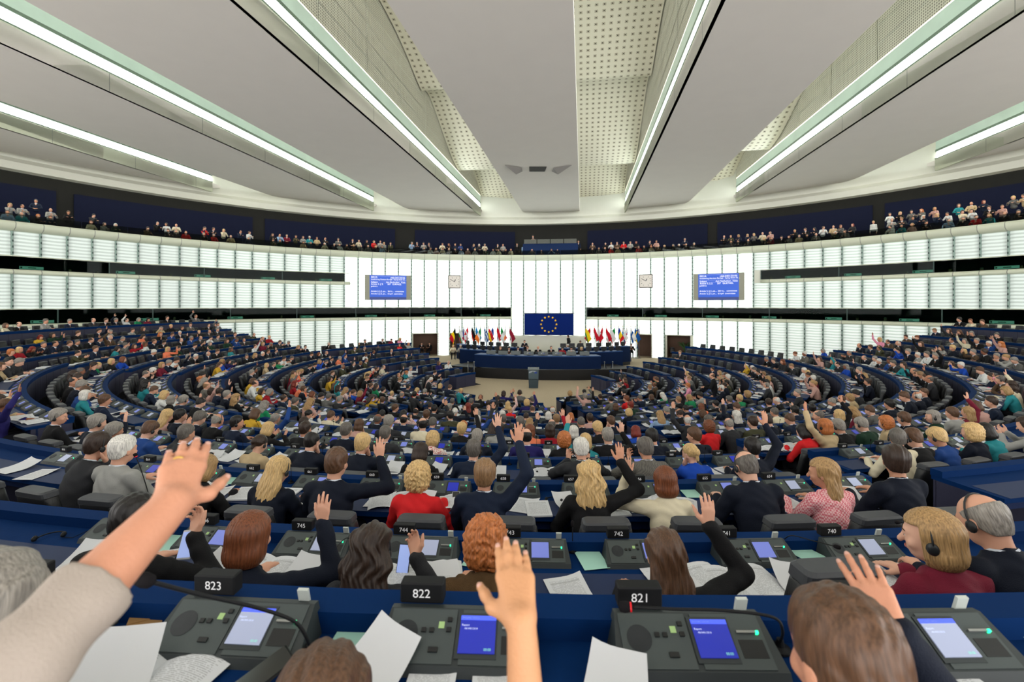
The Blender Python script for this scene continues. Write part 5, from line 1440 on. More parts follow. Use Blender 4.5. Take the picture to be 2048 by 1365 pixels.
# lectern
e = empty('lectern', (*px(1067, 777, 26.7)[:2], 0), -.05); tag(e, 'grey speaker lectern with white logo standing alone in the pit', 'lectern')
mb = MB(); mb.prism([(-.27, 0, 0), (.27, 0, 0), (.29, 0, .52), (-.29, 0, .52)], (0, .35, 0)); mb.obj('base', mat('lectern lower panel', (52, 66, 74), .35, .4), e)
mb = MB(); mb.prism([(-.29, -.02, .54), (.29, -.02, .54), (.30, -.02, 1.1), (-.30, -.02, 1.1)], (0, .40, 0)); mb.obj('body', mat('lectern panel', (74, 90, 98), .35, .4), e)
mb = MB(); mb.box((0, .2, 1.12), (.33, .26, .02), 0, Matrix.Rotation(.15, 3, 'X')); mb.obj('top', M_monb, e)
for s_ in (-1, 1): mb = MB(); mb.tube([(s_*.24, .1, 1.12), (s_*.2, .05, 1.28), (s_*.12, -.02, 1.38)], .006, 6); mb.ball((s_*.12, -.02, 1.38), .015, 5); mb.obj('microphone', M_black, e)
logo(e, .26, -.03, .92)
# rope barriers
for (xp, yp, w, nm) in ((1209, 742, .55, 'right'), (936, 742, .4, 'left')):
    p = px(xp, yp, 30.3); e = empty('rope_barrier', (p.x, p.y, 0)); tag(e, 'pair of slim steel posts joined by a blue rope, %s of the podium plinth' % nm, 'barrier')
    pts = ((0, 0, 1.05), (w, .05, 1.05))
    for q_ in pts: mb = MB(); mb.tube([(q_[0], q_[1], 0), q_], .02, 8); mb.lathe([(.15, 0), (.15, .02), (0, .03)], (q_[0], q_[1], 0), 10); mb.ball((q_[0], q_[1], 1.08), .05, 6); mb.obj('post', M_metal, e, True)
    mb = MB(); mb.tube([(w*t, .05*t, 1.0-.5*4*t*(1-t)) for t in [i/10 for i in range(11)]], .02, 6); mb.obj('rope', M_pblue, e, True)
# flag of stars on the wall
cflag = px(1097.5, 649, 44.0); fw, fh = 4.72, 2.08; yaw = -math.radians(wang(1097.5))
e = empty('hall_flag', (cflag.x, cflag.y-.05, cflag.z), yaw); tag(e, 'large blue flag with a circle of twelve gold stars on the wall above the podium', 'flag')
v = []; f = []
for i in range(25):
    for j in range(13):
        v.append((-fw/2+fw*i/24, .02*math.sin(i*1.1+j*.3), -fh/2+fh*j/12))
f = [(i*13+j, (i+1)*13+j, (i+1)*13+j+1, i*13+j+1) for i in range(24) for j in range(12)]
mb = MB(); mb.add(v, f); mb.obj('cloth', mat('flag blue', (8, 34, 104), .8, .1, noise=.04), e, True)
for k in range(12):
    t = 2*PI*k/12; c = (.74*math.sin(t), .74*math.cos(t)); mb = MB(); R_ = .125
    pts = [(c[0]+(R_ if i % 2 == 0 else R_*.4)*math.sin(PI*i/5), -.045, c[1]+(R_ if i % 2 == 0 else R_*.4)*math.cos(PI*i/5)) for i in range(10)]
    mb.add([(c[0], -.045, c[1])]+pts, [(0, i+1, (i+1) % 10+1) for i in range(10)]); mb.obj('star', mat('flag gold', (250, 205, 40), .7, .1), e)
mb = MB(); mb.tube([(-fw/2-.1, 0, fh/2+.03), (fw/2+.1, 0, fh/2+.03)], .03, 6); mb.obj('hanging_rod', M_metal, e)

# national flags on poles
def fm(n, c): return mat('flag '+n, c, .8, .1)
FC = {'k': fm('black', (24, 24, 26)), 'y': fm('yellow', (240, 205, 30)), 'r': fm('red', (196, 28, 44)), 'w': fm('white', (222, 222, 222)), 'g': fm('green', (20, 130, 60)), 'b': fm('deep blue', (28, 48, 140)),
      's': fm('sky blue', (30, 130, 200)), 'o': fm('orange', (240, 120, 40)), 'm': fm('carmine', (140, 30, 50)), 'f': fm('nordic blue', (20, 80, 150)), 'e': fm('light gold', (226, 160, 60))}
def H3(a, b, c): return lambda s, t: a if s < 1/3 else (b if s < 2/3 else c)
def V3(a, b, c): return lambda s, t: a if t < 1/3 else (b if t < 2/3 else c)
def cross(bg, c, w=.12, c2=None):
    def f_(s, t):
        if abs(s-.5) < w or abs(t-.36) < w*.75: return c2 if c2 and (abs(s-.5) < w*.45 or abs(t-.36) < w*.35) else c
        return bg
    return f_
def over(base, test, c): return lambda s, t: c if test(s, t) else base(s, t)
FL = [('Belgium', 'black yellow and red', V3('k', 'y', 'r')), ('Bulgaria', 'white green and red', H3('w', 'g', 'r')), ('Czechia', 'white and red with blue wedge', lambda s, t: 'b' if t < .5-abs(s-.5) else ('w' if s < .5 else 'r')),
 ('Denmark', 'red with white cross', cross('r', 'w', .08)), ('Germany', 'black red and gold', H3('k', 'r', 'e')), ('Estonia', 'blue black and white', H3('s', 'k', 'w')), ('Ireland', 'green white and orange', V3('g', 'w', 'o')),
 ('Greece', 'blue and white striped', lambda s, t: ('w' if (abs(s-.28) < .05 or abs(t-.19) < .04) else 'f') if s < .55 and t < .37 else ('f' if int(s*9) % 2 == 0 else 'w')),
 ('Spain', 'red and yellow with emblem', over(lambda s, t: 'r' if s < .25 or s > .75 else 'y', lambda s, t: math.hypot((s-.5)*1, (t-.33)*1.4) < .13, 'e')), ('France', 'blue white and red upright striped', V3('b', 'w', 'r')),
 ('Croatia', 'red white and blue with chequered shield', over(H3('r', 'w', 'b'), lambda s, t: abs(s-.5) < .22 and abs(t-.5) < .16 and (int(s*14)+int(t*18)) % 2 == 0, 'r')), ('Italy', 'green white and red upright striped', V3('g', 'w', 'r')),
 ('Cyprus', 'white with copper island', over(lambda s, t: 'w', lambda s, t: ((s-.45)/.16)**2+((t-.5)/.26)**2 < 1, 'o')), ('Latvia', 'carmine with white middle stripe', lambda s, t: 'w' if .4 < s < .6 else 'm'),
 ('Lithuania', 'yellow green and red', H3('y', 'g', 'r')), ('Luxembourg', 'red white and light blue', H3('r', 'w', 's')), ('Hungary', 'red white and green', H3('r', 'w', 'g')), ('Malta', 'white and red upright halves', lambda s, t: 'w' if t < .5 else 'r'),
 ('Netherlands', 'red white and dark blue', H3('r', 'w', 'f')), ('Austria', 'red white and red', H3('r', 'w', 'r')), ('Poland', 'white over red', lambda s, t: 'w' if s < .5 else 'r'),
 ('Portugal', 'green and red with yellow ring', over(over(lambda s, t: 'g' if t < .4 else 'r', lambda s, t: math.hypot(s-.5, (t-.4)*1.4) < .22, 'y'), lambda s, t: math.hypot(s-.5, (t-.4)*1.4) < .1, 'w')),
 ('Romania', 'blue yellow and red upright striped', V3('b', 'y', 'r')), ('Slovenia', 'white blue and red with small crest', over(H3('w', 'b', 'r'), lambda s, t: abs(s-.33) < .12 and abs(t-.25) < .08, 's')),
 ('Slovakia', 'white blue and red with red shield', over(over(H3('w', 'b', 'r'), lambda s, t: abs(s-.5) < .26 and abs(t-.35) < .16, 'r'), lambda s, t: (abs(t-.35) < .03 and abs(s-.46) < .17) or (abs(s-.42) < .03 and abs(t-.35) < .09), 'w')),
 ('Finland', 'white with blue cross', cross('w', 'f', .13)), ('Sweden', 'blue with yellow cross', cross('f', 'y', .10)),
 ('Kingdom', 'red white and blue union cross', lambda s, t: 'r' if (abs(s-.5) < .08 or abs(t-.5) < .06) else ('w' if (abs(s-.5) < .15 or abs(t-.5) < .11 or abs((s-.5)-(t-.5)) < .1 or abs((s-.5)+(t-.5)) < .1) else 'b'))]
FXS = [910+8.45*i for i in range(14)]+[1172+8.2*i for i in range(14)]
for i, (nm, cw, fn) in enumerate(FL):
    dp = 41.6; p = px(FXS[i], 700, dp); e = empty('flag_on_pole', (p.x, p.y+.05*(i % 2), 0), -math.radians(wang(FXS[i])))
    tag(e, '%s flag, %s in the %s row of flags' % (cw, ordinal(i % 14+1), 'left' if i < 14 else 'right'), 'flag', 'national flags')
    mb = MB(); mb.tube([(0, 0, 0), (0, 0, 2.9)], .022, 8); mb.obj('pole', mat('flag pole', (60, 50, 60), .4, .4), e)
    mb = MB(); mb.lathe([(.001, 3.02), (.03, 2.95), (.03, 2.9), (.0, 2.89)], n=8); mb.obj('finial', M_gold, e)
    mb = MB(); mb.lathe([(.2, 0), (.2, .03), (.03, .06), (0, .06)], n=12); mb.obj('foot', M_metal, e)
    sd = -1 if i % 3 == 0 else 1; ns, nt = 20, 24; v = []; f = []; cs = sorted(set(fn((a+.5)/ns, (b+.5)/nt) for a in range(ns) for b in range(nt))); mi = []
    for a in range(ns+1):
        for b in range(nt+1):
            s_, t_ = a/ns, b/nt
            x = sd*(t_*.52*(1-.5*s_)) - sd*.20*math.sin(PI*min(1, s_*1.1))*(.35+.65*t_); y = -.03-.06*math.sin(t_*9+s_*4+i)*t_-.05*s_*t_
            v.append((x, y, 2.84-s_*.98-t_*1.02-.05*math.sin(t_*7+i)))
    for a in range(ns):
        for b in range(nt):
            f.append((a*(nt+1)+b, a*(nt+1)+b+1, (a+1)*(nt+1)+b+1, (a+1)*(nt+1)+b)); mi.append(cs.index(fn((a+.5)/ns, (b+.5)/nt)))
    mb = MB(); mb.add(v, f); mb.m = mi; mb.obj('cloth', [FC[c] for c in cs] if len(cs) > 1 else FC[cs[0]], e, True)

# wall screens and clocks
M_sblue = emis('screen blue', S2L((6, 88, 214)), 1.0)
M_sdark = emis('screen lower band', S2L((40, 66, 150)), .7)
M_stext = emis('screen text', (1, 1, 1), 1.4)
M_sline = emis('screen rule', S2L((150, 170, 245)), 1.0)
def wall_box(x0, x1, y0, y1, off=.36):
    a0, a1 = wang(x0), wang(x1); am = (a0+a1)/2; p0, p1 = wal(WR-off, a0), wal(WR-off, a1)
    c = wal(WR-off, am); w = math.hypot(p1[0]-p0[0], p1[1]-p0[1]); dep = c[1]
    return Vector((c[0], c[1], CAMZ-((y0+y1)/2-HZ)*dep/F)), w, (y1-y0)*dep/F, -math.radians(am)
RX = Matrix.Rotation(PI/2, 4, 'X')
for (x0, x1, y0, y1, nm) in ((729, 821, 550.5, 600.5, 'left'), (1388, 1490, 547, 601, 'right')):
    c, w, h, rz = wall_box(x0, x1, y0, y1); e = empty('voting_screen', c, rz)
    tag(e, 'large wall screen with white voting text on bright blue, %s of the two' % nm, 'screen')
    mb = MB(); mb.box((0, .08, 0), (w/2, .1, h/2)); mb.obj('housing', mat('screen housing', (150, 150, 136), .6, .2), e)
    sw = w*.40; sh_ = h*.485
    mb = MB(); mb.box((0, -.03, .10*sh_), (sw, .01, sh_*.9)); mb.obj('display', M_sblue, e)
    mb = MB(); mb.box((0, -.03, -.9*sh_), (sw, .01, sh_*.12)); mb.obj('display_lower_band', M_sdark, e)
    for zz in (.93, .52, .36): mb = MB(); mb.box((0, -.045, sh_*zz), (sw*.95, .003, .012)); mb.obj('rule', M_sline, e)
    T = lambda s, x, z, sz, al='LEFT': text_obj('text', s, sz, M_stext, e, Matrix.Translation((sw*x, -.05, sh_*z)) @ RX, al)
    T('0021A', -.93, .83, .21); T('(A8-0401/2018)', .93, .80, .21, 'RIGHT'); T('Establishing Horizon Europe - laying down its ...', -.93, .66, .165)
    T('Subject', -.93, .43, .20); T('Am No.', -.12, .43, .20); T('Author', .26, .43, .20); T('Vote', .70, .43, .20)
    T('Article 3, § 2,', -.93, .26, .20); T('207', -.05, .26, .20); T('GUE/NGL', .22, .26, .20); T('point a', -.93, .10, .20)
    T('Article 3, § 2, po...  2611c...  committee', -.93, -.32, .185); T('Article 3, § 2, po...  61cp4  committee', -.93, -.52, .185)
for (x0, x1, y0, y1, nm) in ((896, 921, 551, 577, 'left'), (1279, 1306, 549, 576, 'right')):
    c, w, h, rz = wall_box(x0, x1, y0, y1, .28); e = empty('wall_clock', c, rz); tag(e, 'square white wall clock with black hands, %s of the two on the glowing wall' % nm, 'clock')
    mb = MB(); mb.box((0, .05, 0), (w/2, .06, h/2)); mb.obj('clock_frame', mat('clock frame', (84, 70, 62), .5, .3), e)
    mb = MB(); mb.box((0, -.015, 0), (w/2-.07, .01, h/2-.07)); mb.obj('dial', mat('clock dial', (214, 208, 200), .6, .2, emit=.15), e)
    for (t, L_, nm2, ww) in ((300, .36, 'minute_hand', .022), (25, .2, 'hour_hand', .03)):
        mb = MB(); mb.box((0, 0, L_*w/2), (ww, .004, L_*w/2), 0); o = mb.obj(nm2, M_black, e); o.location = (0, -.04, 0); o.rotation_euler = (0, math.radians(t), 0)
    for k in range(12):
        if k in (0, 6): continue
        mb = MB(); mb.box((0, -.03, .36*w), (.018, .004, .045)); o = mb.obj('hour_mark', M_black, e); o.rotation_euler = (0, math.radians(30*k), 0)
# camera platform in the gallery
c = px(1101, 497, 46.2); e = empty('camera_platform', (c.x, c.y, GZ), -math.radians(wang(1101))); tag(e, 'blue camera platform with grey equipment panels in the middle of the gallery', 'platform')
mb = MB(); mb.box((0, 0, .85), (2.75, .7, .95)); mb.obj('base', mat('platform blue', (10, 36, 78), .7, .2), e)
for i in range(4): mb = MB(); mb.box((-2.0+i*1.33, -.72, 2.02), (.62, .04, .22)); mb.obj('equipment_panel', mat('equipment grey', (86, 88, 82), .5, .3, noise=.3, nscale=14), e)
for (xp, yp, po, fem, st, hc, cl) in ((1034, 463, 'stand', 0, 'short', 'dark brown', 'black'), (1048, 471, 'stand', 0, 'full', 'black', 'light blue'), (1067, 466, 'stand_low', 0, 'short', 'black', 'black'), (1156, 467, 'stand', 0, 'full', 'brown', 'navy')):
    pass
# booth signs
M_sign = mat('pale green booth sign', (170, 214, 204), .6, .2, emit=.5)  # unlit plates; glow added to keep them bright behind the tinted glass
for (x0, x1, zb, nm, rng) in ((-60, 700, ZP['ub_b'], 'upper left', 5), (1525, 2100, ZP['ub_b'], 'upper right', 4), (-60, 1020, ZP['lb_b'], 'lower left', 7), (1175, 2100, ZP['lb_b'], 'lower right', 7)):
    a0, a1 = wang(x0), wang(x1)
    for i in range(rng):
        a = a0+(a1-a0)*(i+.55)/rng; x, y = wal(WR+.12, a); e = empty('booth_sign', (x, y, zb+.0), -math.radians(a))
        tag(e, 'pale green language sign in the %s booth band, %s from the left' % (nm, ordinal(i+1)), 'sign', 'language signs of the booths')
        mb = MB(); mb.box((0, 0, .12), (.52, .01, .085)); mb.obj('plate', M_sign, e)
        mb = MB(); mb.box((.02, -.012, .12), (.17, .002, .025)); mb.box((-.44, -.012, .12), (.04, .002, .05)); mb.obj('lettering', M_findark, e)
# plant and chair in the right doorway
p = wal(WR+.8, wang(1368)); e = empty('potted_palm', (p[0], p[1], 0)); tag(e, 'small palm in a black pot inside the right doorway', 'plant')
mb = MB(); mb.lathe([(0, 0), (.25, 0), (.3, .6), (.26, .6), (.25, .5), (0, .5)], n=14); mb.obj('pot', M_black, e)
mb = MB()
for i in range(11):
    t = 2*PI*i/11; pts = [(.04*math.cos(t)*k+.5*math.cos(t)*(k/5)**1.3, .5*math.sin(t)*(k/5)**1.3, .5+.95*math.sin(k/5*1.9)*(1 if i % 2 else .8)) for k in range(6)]
    mb.tube(pts, [.02, .05, .07, .07, .05, .01], 4)
mb.obj('frond', mat('palm green', (58, 84, 50), .6, .2), e)
p = wal(WR+.9, wang(1344)); c = copy_tree(protoCh); c.location = (p[0], p[1], 0); c.rotation_euler = (0, 0, PI); tag(c, 'dark armchair standing beside the palm in the right doorway', 'chair')

# ------------------------------------------------------------------ papers, leaflets, phones, microphones
def doc_mat():
    m = bpy.data.materials.new('printed page'); N, L = nodes_of(m); b = N['Principled BSDF']; b.inputs['Roughness'].default_value = .7; b.inputs['Specular IOR Level'].default_value = .2
    uv = N.new('ShaderNodeUVMap'); sp = N.new('ShaderNodeSeparateXYZ'); L.new(uv.outputs['UV'], sp.inputs[0])
    def M(op, a, b2=None, c=None):
        n = N.new('ShaderNodeMath'); n.operation = op
        for i, x in enumerate((a, b2, c)):
            if x is None: continue
            if isinstance(x, (int, float)): n.inputs[i].default_value = x
            else: L.new(x, n.inputs[i])
        return n.outputs[0]
    v40 = M('MULTIPLY', sp.outputs['Y'], 46.0); fr = M('FRACT', v40); line = M('GREATER_THAN', fr, .55); fl_ = M('FLOOR', v40)
    cb = N.new('ShaderNodeCombineXYZ'); L.new(M('MULTIPLY', sp.outputs['X'], 26.0), cb.inputs['X']); L.new(M('MULTIPLY', fl_, 3.7), cb.inputs['Y'])
    nz = N.new('ShaderNodeTexNoise'); nz.inputs['Scale'].default_value = 1.0; nz.inputs['Detail'].default_value = 2; L.new(cb.outputs[0], nz.inputs['Vector'])
    ink = M('GREATER_THAN', nz.outputs['Fac'], .46)
    mx_ = M('MULTIPLY', M('GREATER_THAN', sp.outputs['X'], .12), M('LESS_THAN', sp.outputs['X'], .88)); my_ = M('MULTIPLY', M('GREATER_THAN', sp.outputs['Y'], .10), M('LESS_THAN', sp.outputs['Y'], .90))
    tot = M('MULTIPLY', M('MULTIPLY', line, ink), M('MULTIPLY', mx_, my_)); band_ = M('MULTIPLY', M('MULTIPLY', M('GREATER_THAN', sp.outputs['Y'], .80), M('LESS_THAN', sp.outputs['Y'], .845)), mx_)
    tt = M('MULTIPLY', M('MAXIMUM', tot, M('MULTIPLY', band_, .7)), .42)
    mx = N.new('ShaderNodeMix'); mx.data_type = 'RGBA'; mx.inputs['A'].default_value = (*S2L((208, 210, 213)), 1); mx.inputs['B'].default_value = (*S2L((70, 72, 76)), 1)
    L.new(tt, mx.inputs['Factor']); L.new(mx.outputs['Result'], b.inputs['Base Color']); return m
M_doc = doc_mat()
def sheet(fn, w=.21, h=.297, nu=6, nv=8, m=None, name='page', flat_uv=None):
    v = []; f = []; uv = []
    for i in range(nu+1):
        for j in range(nv+1):
            u, t = i/nu, j/nv; v.append(fn((u-.5)*w, (t-.5)*h)); uv.append((u, t))
    n = len(v)
    f = [(i*(nv+1)+j, (i+1)*(nv+1)+j, (i+1)*(nv+1)+j+1, i*(nv+1)+j+1) for i in range(nu) for j in range(nv)]
    me = bpy.data.meshes.new(name); me.from_pydata(v, [], f); me.materials.append(m or M_doc)
    ul = me.uv_layers.new(); li = np.array([l.vertex_index for l in me.loops]); ul.data.foreach_set('uv', np.array(uv)[li].ravel())
    me.polygons.foreach_set('use_smooth', [True]*len(f)); me.update(); return me
def solidify(me, t=.0012):
    b = len(me.vertices); co = [tuple(v.co) for v in me.vertices]; return me
DM = {}
DM['sheet'] = sheet(lambda x, y: (x, y, .003+.02*max(0, x/.105)**2*max(0, y/.15)))
DM['curled'] = sheet(lambda x, y: (x*(1-.1*abs(y)/.15), y, .004+.055*max(0, (y+.05)/.2)**2+.02*max(0, -x/.105)**2), m=M_paper)
DM['leaflet'] = sheet(lambda x, y: (x, y, .003), .15, .21, 1, 1, M_green)
_b = MB(); _b.box((0, 0, .006), (.105, .148, .006)); DM['block'] = _b.mesh('page_block', M_paper)
DM['top'] = sheet(lambda x, y: (x, y, .0125))
def booklet(): 
    l = sheet(lambda x, y: (x-.104, y, .005+.022*math.sin(PI*(x+.105)/.21)**.7), name='page'); r = sheet(lambda x, y: (x+.104, y, .005+.018*math.sin(PI*(x+.105)/.21)**.7), name='page'); return l, r
DM['bl'], DM['br'] = booklet()
NDOC = 0
def doc(kind, x, y, z, rz, label, sc=1.0, rx=0, ry=0):
    """paper things lying on a desk"""
    if kind == 'booklet':
        e = empty('open_booklet', (x, y, z), rz); link('page', DM['bl'], e); link('page', DM['br'], e); cat = 'booklet'
    elif kind == 'stack':
        e = link('paper_stack', DM['block'], None, (x, y, z), rz); link('page', DM['top'], e); cat = 'papers'
    elif kind == 'leaflet': e = link('leaflet', DM['leaflet'], None, (x, y, z), rz); cat = 'leaflet'
    else: e = link('paper_sheet', DM[kind], None, (x, y, z), rz); cat = 'paper'
    e.scale = (sc, sc, sc); e.rotation_euler = (rx, ry, rz)
    tag(e, label, cat, 'papers on the desks'); return e
def on_desk(x, y, r, s_=0, lift=.004):
    z = ztop(r, s_)+lift; d = (CAMZ-z)*F/(y-HZ); return ((x-1024)*d/F, d, z)
restd = []; nd = 0
NM = {'sheet': 'printed sheet', 'curled': 'white sheet with a lifted edge', 'stack': 'small stack of printed pages', 'booklet': 'open printed booklet', 'leaflet': 'mint green leaflet'}
for q in SEATS:
    if q.r == 8 or q.s in (3, -3) and not q.occ: continue
    if not q.occ and RND.random() < .5: continue
    ks = RND.sample(['sheet', 'sheet', 'curled', 'stack', 'booklet', 'leaflet'], 3 if q.dist < 12 else 2)
    if q.dist > 5: ks = [k for k in ks if k != 'leaflet'] or ['sheet']
    offs = [(-.2, .41), (.08, .40), (.2, .44)]; RND.shuffle(offs)
    for k, (t, rr) in zip(dict.fromkeys(ks), offs):
        rr += RND.uniform(-.02, .05)
        if k == 'leaflet': t, rr = -.30, .16
        if k == 'booklet': rr = .40
        a = q.a+math.degrees(t/(q.R+rr)); x, y = pol(q.R+rr, a); z = q.zt+.004+(.002 if k == 'curled' else 0)+RND.uniform(0, .004)
        rz = q.rz+RND.uniform(-.4, .4)
        if nd < 285:
            nd += 1; doc(k, x, y, z, rz, '%s, %s' % (NM[k], where_short(q)))
        else:
            M_ = mtx(x, y, z, rz)
            for me in {'sheet': [DM['sheet']], 'curled': [DM['curled']], 'stack': [DM['block']], 'booklet': [DM['bl'], DM['br']], 'leaflet': [DM['leaflet']]}[k]: restd.append((me, M_, [M_paper]))
merged('distant_papers', restd, 'white papers lying on the desks of the distant rows', 'papers')
# papers on the nearest desk
def nd8(kind, x, y, rz, label, sc=1.0, lift=.006, rx=0, ry=0): return doc(kind, *on_desk(x, y, 8, 0, lift), rz, label, sc, rx, ry)
nd8('booklet', 300, 1352, -.25, 'open booklet with a curling page on the nearest desk, below number 823', .85)
nd8('curled', 190, 1400, .35, 'large blank page curling upward at the lower left of the nearest desk', 1.0, .02, .22, .12)
nd8('leaflet', 722, 1262, -.05, 'mint green leaflet left of the console numbered 822', .9)
nd8('curled', 745, 1345, -.45, 'white page lifting off the nearest desk left of console 822', .75, .02, .15, .15)
nd8('sheet', 860, 1372, -.05, 'printed table page on the nearest desk just below console 822', .6)
nd8('sheet', 985, 1375, .03, 'blank looking page right of the table page below console 822', .5)
nd8('curled', 1232, 1400, -.3, 'fan of white pages bending upward left of console 821', .75, .015, .04, 0)
nd8('sheet', 1900, 1372, .15, 'printed page at the lower right beside the photo badge', .9)
nd8('leaflet', 2012, 1232, .15, 'mint green leaflet at the right edge of the nearest desk', .9)
x, y, z = on_desk(1860, 1308, 8); e = empty('photo_badge', (x, y, z), -.3); tag(e, 'clear plastic photo badge lying below the right-hand console', 'badge')
mb = MB(); mb.box((0, 0, .002), (.052, .035, .002)); mb.obj('sleeve', mat('badge sleeve', (150, 156, 176), .25, .6), e)
mb = MB(); mb.box((.012, .004, .0045), (.016, .02, .0006)); mb.obj('portrait', mat('badge portrait', (206, 160, 140), .5), e)
x, y, z = on_desk(286, 1262, 8); e = empty('envelope', (x, y, z), .5); tag(e, 'brown paper envelope beside the console numbered 823', 'envelope')
mb = MB(); mb.box((0, 0, .006), (.045, .07, .005)); mb.obj('pocket', mat('kraft paper', (150, 116, 74), .8, .2), e); mb = MB(); mb.box((0, .05, .012), (.045, .02, .002)); mb.obj('flap', mat('kraft paper', (150, 116, 74)), e)
def phone(loc, M_, label, glow=True, white=False):
    e = empty('mobile_phone', loc); e.rotation_euler = M_; tag(e, label, 'phone')
    mb = MB(); mb.rbox((0, 0, 0), (.035, .072, .004), .004); mb.obj('case', M_paper if white else M_black, e)
    mb = MB(); mb.box((0, 0, .0046), (.031, .062 if white else .067, .0008)); mb.obj('display', mat('phone display lit', (150, 170, 225), .3, .5, emit=.6) if glow else mat('phone display off', (20, 22, 26), .1, .6), e); return e
phone(on_desk(525, 1350, 8, 0, .035), (.25, .1, -.75), 'black mobile phone held over the nearest desk below the large microphone', False)
phone((px(374, 1090, 2.45)), (1.0, 0, .15), 'white phone in the hands of the dark-haired man in black', True, True)
phone((px(808, 1118, 2.5)), (1.1, 0, -.1), 'tall phone with chat on it held by the woman with dark wavy hair')
phone(on_desk(912, 992, 6, 0, .03), (.1, 0, .1), 'white phone lying beside the red jacket', False, True)
# headphones lying on desks
def headphones(x, y, r, label, rz=0):
    e = empty('headphones', on_desk(x, y, r), rz); tag(e, label, 'headphones')
    mb = MB(); mb.tube([(.07*math.cos(t), .07*math.sin(t), .01) for t in [PI*i/12 for i in range(13)]], .004, 6); mb.obj('headband', M_black, e, True)
    for s_ in (-1, 1): mb = MB(); mb.ball((s_*.07, -.01, .018), (.014, .026, .016), 6); mb.obj('earpiece', M_black, e, True)
    mb = MB(); mb.tube([(.07, -.02, .006), (.13, -.05, .004), (.16, 0, .004), (.2, .05, .004)], .002, 5); mb.obj('cord', M_black, e)
headphones(100, 1078, 7, 'black headphones lying on the desk at the far left of the second row', .4)
headphones(886, 938, 5, 'black headphones on the desk right of the dark bob', 0)
headphones(1085, 946, 5, 'black headphones on white papers behind the console numbered 571', .2)
headphones(1108, 1003, 6, 'black headphones with cord left of the curly fair hair', -.3)
# gooseneck microphones
def mic(base, pts, label, red=False, r=.0042, hd=.012):
    e = empty('gooseneck_microphone', base); tag(e, label, 'microphone', 'gooseneck microphones')
    mb = MB(); mb.lathe([(.0, 0), (.028, 0), (.028, .006), (.012, .012), (.009, .03), (0, .03)], n=14); mb.obj('foot', M_black, e)
    P_ = [Vector(p) for p in pts]; out = []
    for i in range(len(P_)-1):
        p0, p1, p2, p3 = P_[max(i-1, 0)], P_[i], P_[i+1], P_[min(i+2, len(P_)-1)]
        for k in range(6):
            t = k/6; out.append(.5*((2*p1)+(p2-p0)*t+(2*p0-5*p1+4*p2-p3)*t*t+(3*p1-p0-3*p2+p3)*t**3))
    out.append(P_[-1]); mb = MB(); mb.tube(out, r, 8); mb.obj('stem', M_black, e, True)
    d = (P_[-1]-P_[-2]).normalized(); mb = MB(); p = P_[-1]
    mb.tube([p-d*.005, p+d*.004, p+d*.018, p+d*.03, p+d*.034], [r, hd, hd*1.15, hd, hd*.3], 10); mb.obj('capsule', mat('microphone foam', (26, 24, 26), .9, .1), e, True)
    if red: mb = MB(); mb.tube([p-d*.002, p+d*.003], hd*.95, 12); mb.obj('light_ring', mat('red ring', (190, 20, 30), .4, .3, emit=.4), e)
    return e
b = Vector(on_desk(617, 1312, 8)); t = [px(617, 1285, 1.20), px(590, 1245, 1.17), px(520, 1218, 1.12), px(400, 1190, 1.02), px(305, 1165, .94)]
mic(b, [(0, 0, .02)]+[p-b for p in t], 'long black gooseneck microphone arching over console 823 on the nearest desk', False, .0045, .013)
b = Vector(on_desk(1560, 1300, 8)); t = [px(1565, 1262, 1.20), px(1545, 1235, 1.2), px(1450, 1222, 1.22), px(1350, 1219, 1.25), px(1262, 1215, 1.27)]
mic(b, [(0, 0, .02)]+[p-b for p in t], 'gooseneck microphone with a red ring lying low beside number 821', True, .004, .013)
b = Vector(on_desk(1145, 1103, 7)); mic(b, [(0, 0, .02), (0, 0, .08), (0, .0, .15)], 'upright microphone on the second desk between numbers 743 and 742', False, .003, .009)
b = Vector(on_desk(1568, 1090, 7)); t = [px(1570, 1078, 2.75), px(1585, 1072, 2.7), px(1625, 1082, 2.6), px(1668, 1093, 2.5)]
mic(b, [(0, 0, .02)]+[p-b for p in t], 'microphone bent to the right on the second desk left of number 740', False, .003, .010)
b = Vector(on_desk(700, 1098, 7)); t = [px(702, 1082, 2.7), px(690, 1078, 2.6), px(660, 1110, 2.4), px(640, 1138, 2.3)]
mic(b, [(0, 0, .02)]+[p-b for p in t], 'microphone bent down to the left on the second desk beside number 744', False, .003, .010)
b = Vector(on_desk(1892, 1048, 7, 1)); t = [px(1890, 1030, 2.9), px(1860, 1040, 2.9), px(1800, 1045, 2.85)]
mic(b, [(0, 0, .02)]+[p-b for p in t], 'microphone bent to the left behind the blonde woman in maroon', False, .003, .010)
b = Vector(on_desk(300, 1018, 6)); t = [px(296, 985, 4.1), px(282, 940, 4.1), px(272, 914, 4.1)]
mic(b, [(0, 0, .02)]+[p-b for p in t], 'tall slim microphone with a red tip beside the white-haired man in a pale shirt', True, .004, .014)
k = 0
for q in SEATS:
    if q.r in (6, 5, 4, 3) and q.s in (0, 1) and q.i % 2 == 0 and k < 34 and q.dist > 4:
        k += 1; x, y = pol(q.R+.10, q.a+q.da*.5); h = RND.uniform(.16, .26)
        mic(Vector((x, y, q.zt+.002)), [(0, 0, .02), (0, 0, h*.6), (RND.uniform(-.03, .03), -.02, h)], 'thin black microphone right of a console, %s' % where_short(q), False, .003, .008)

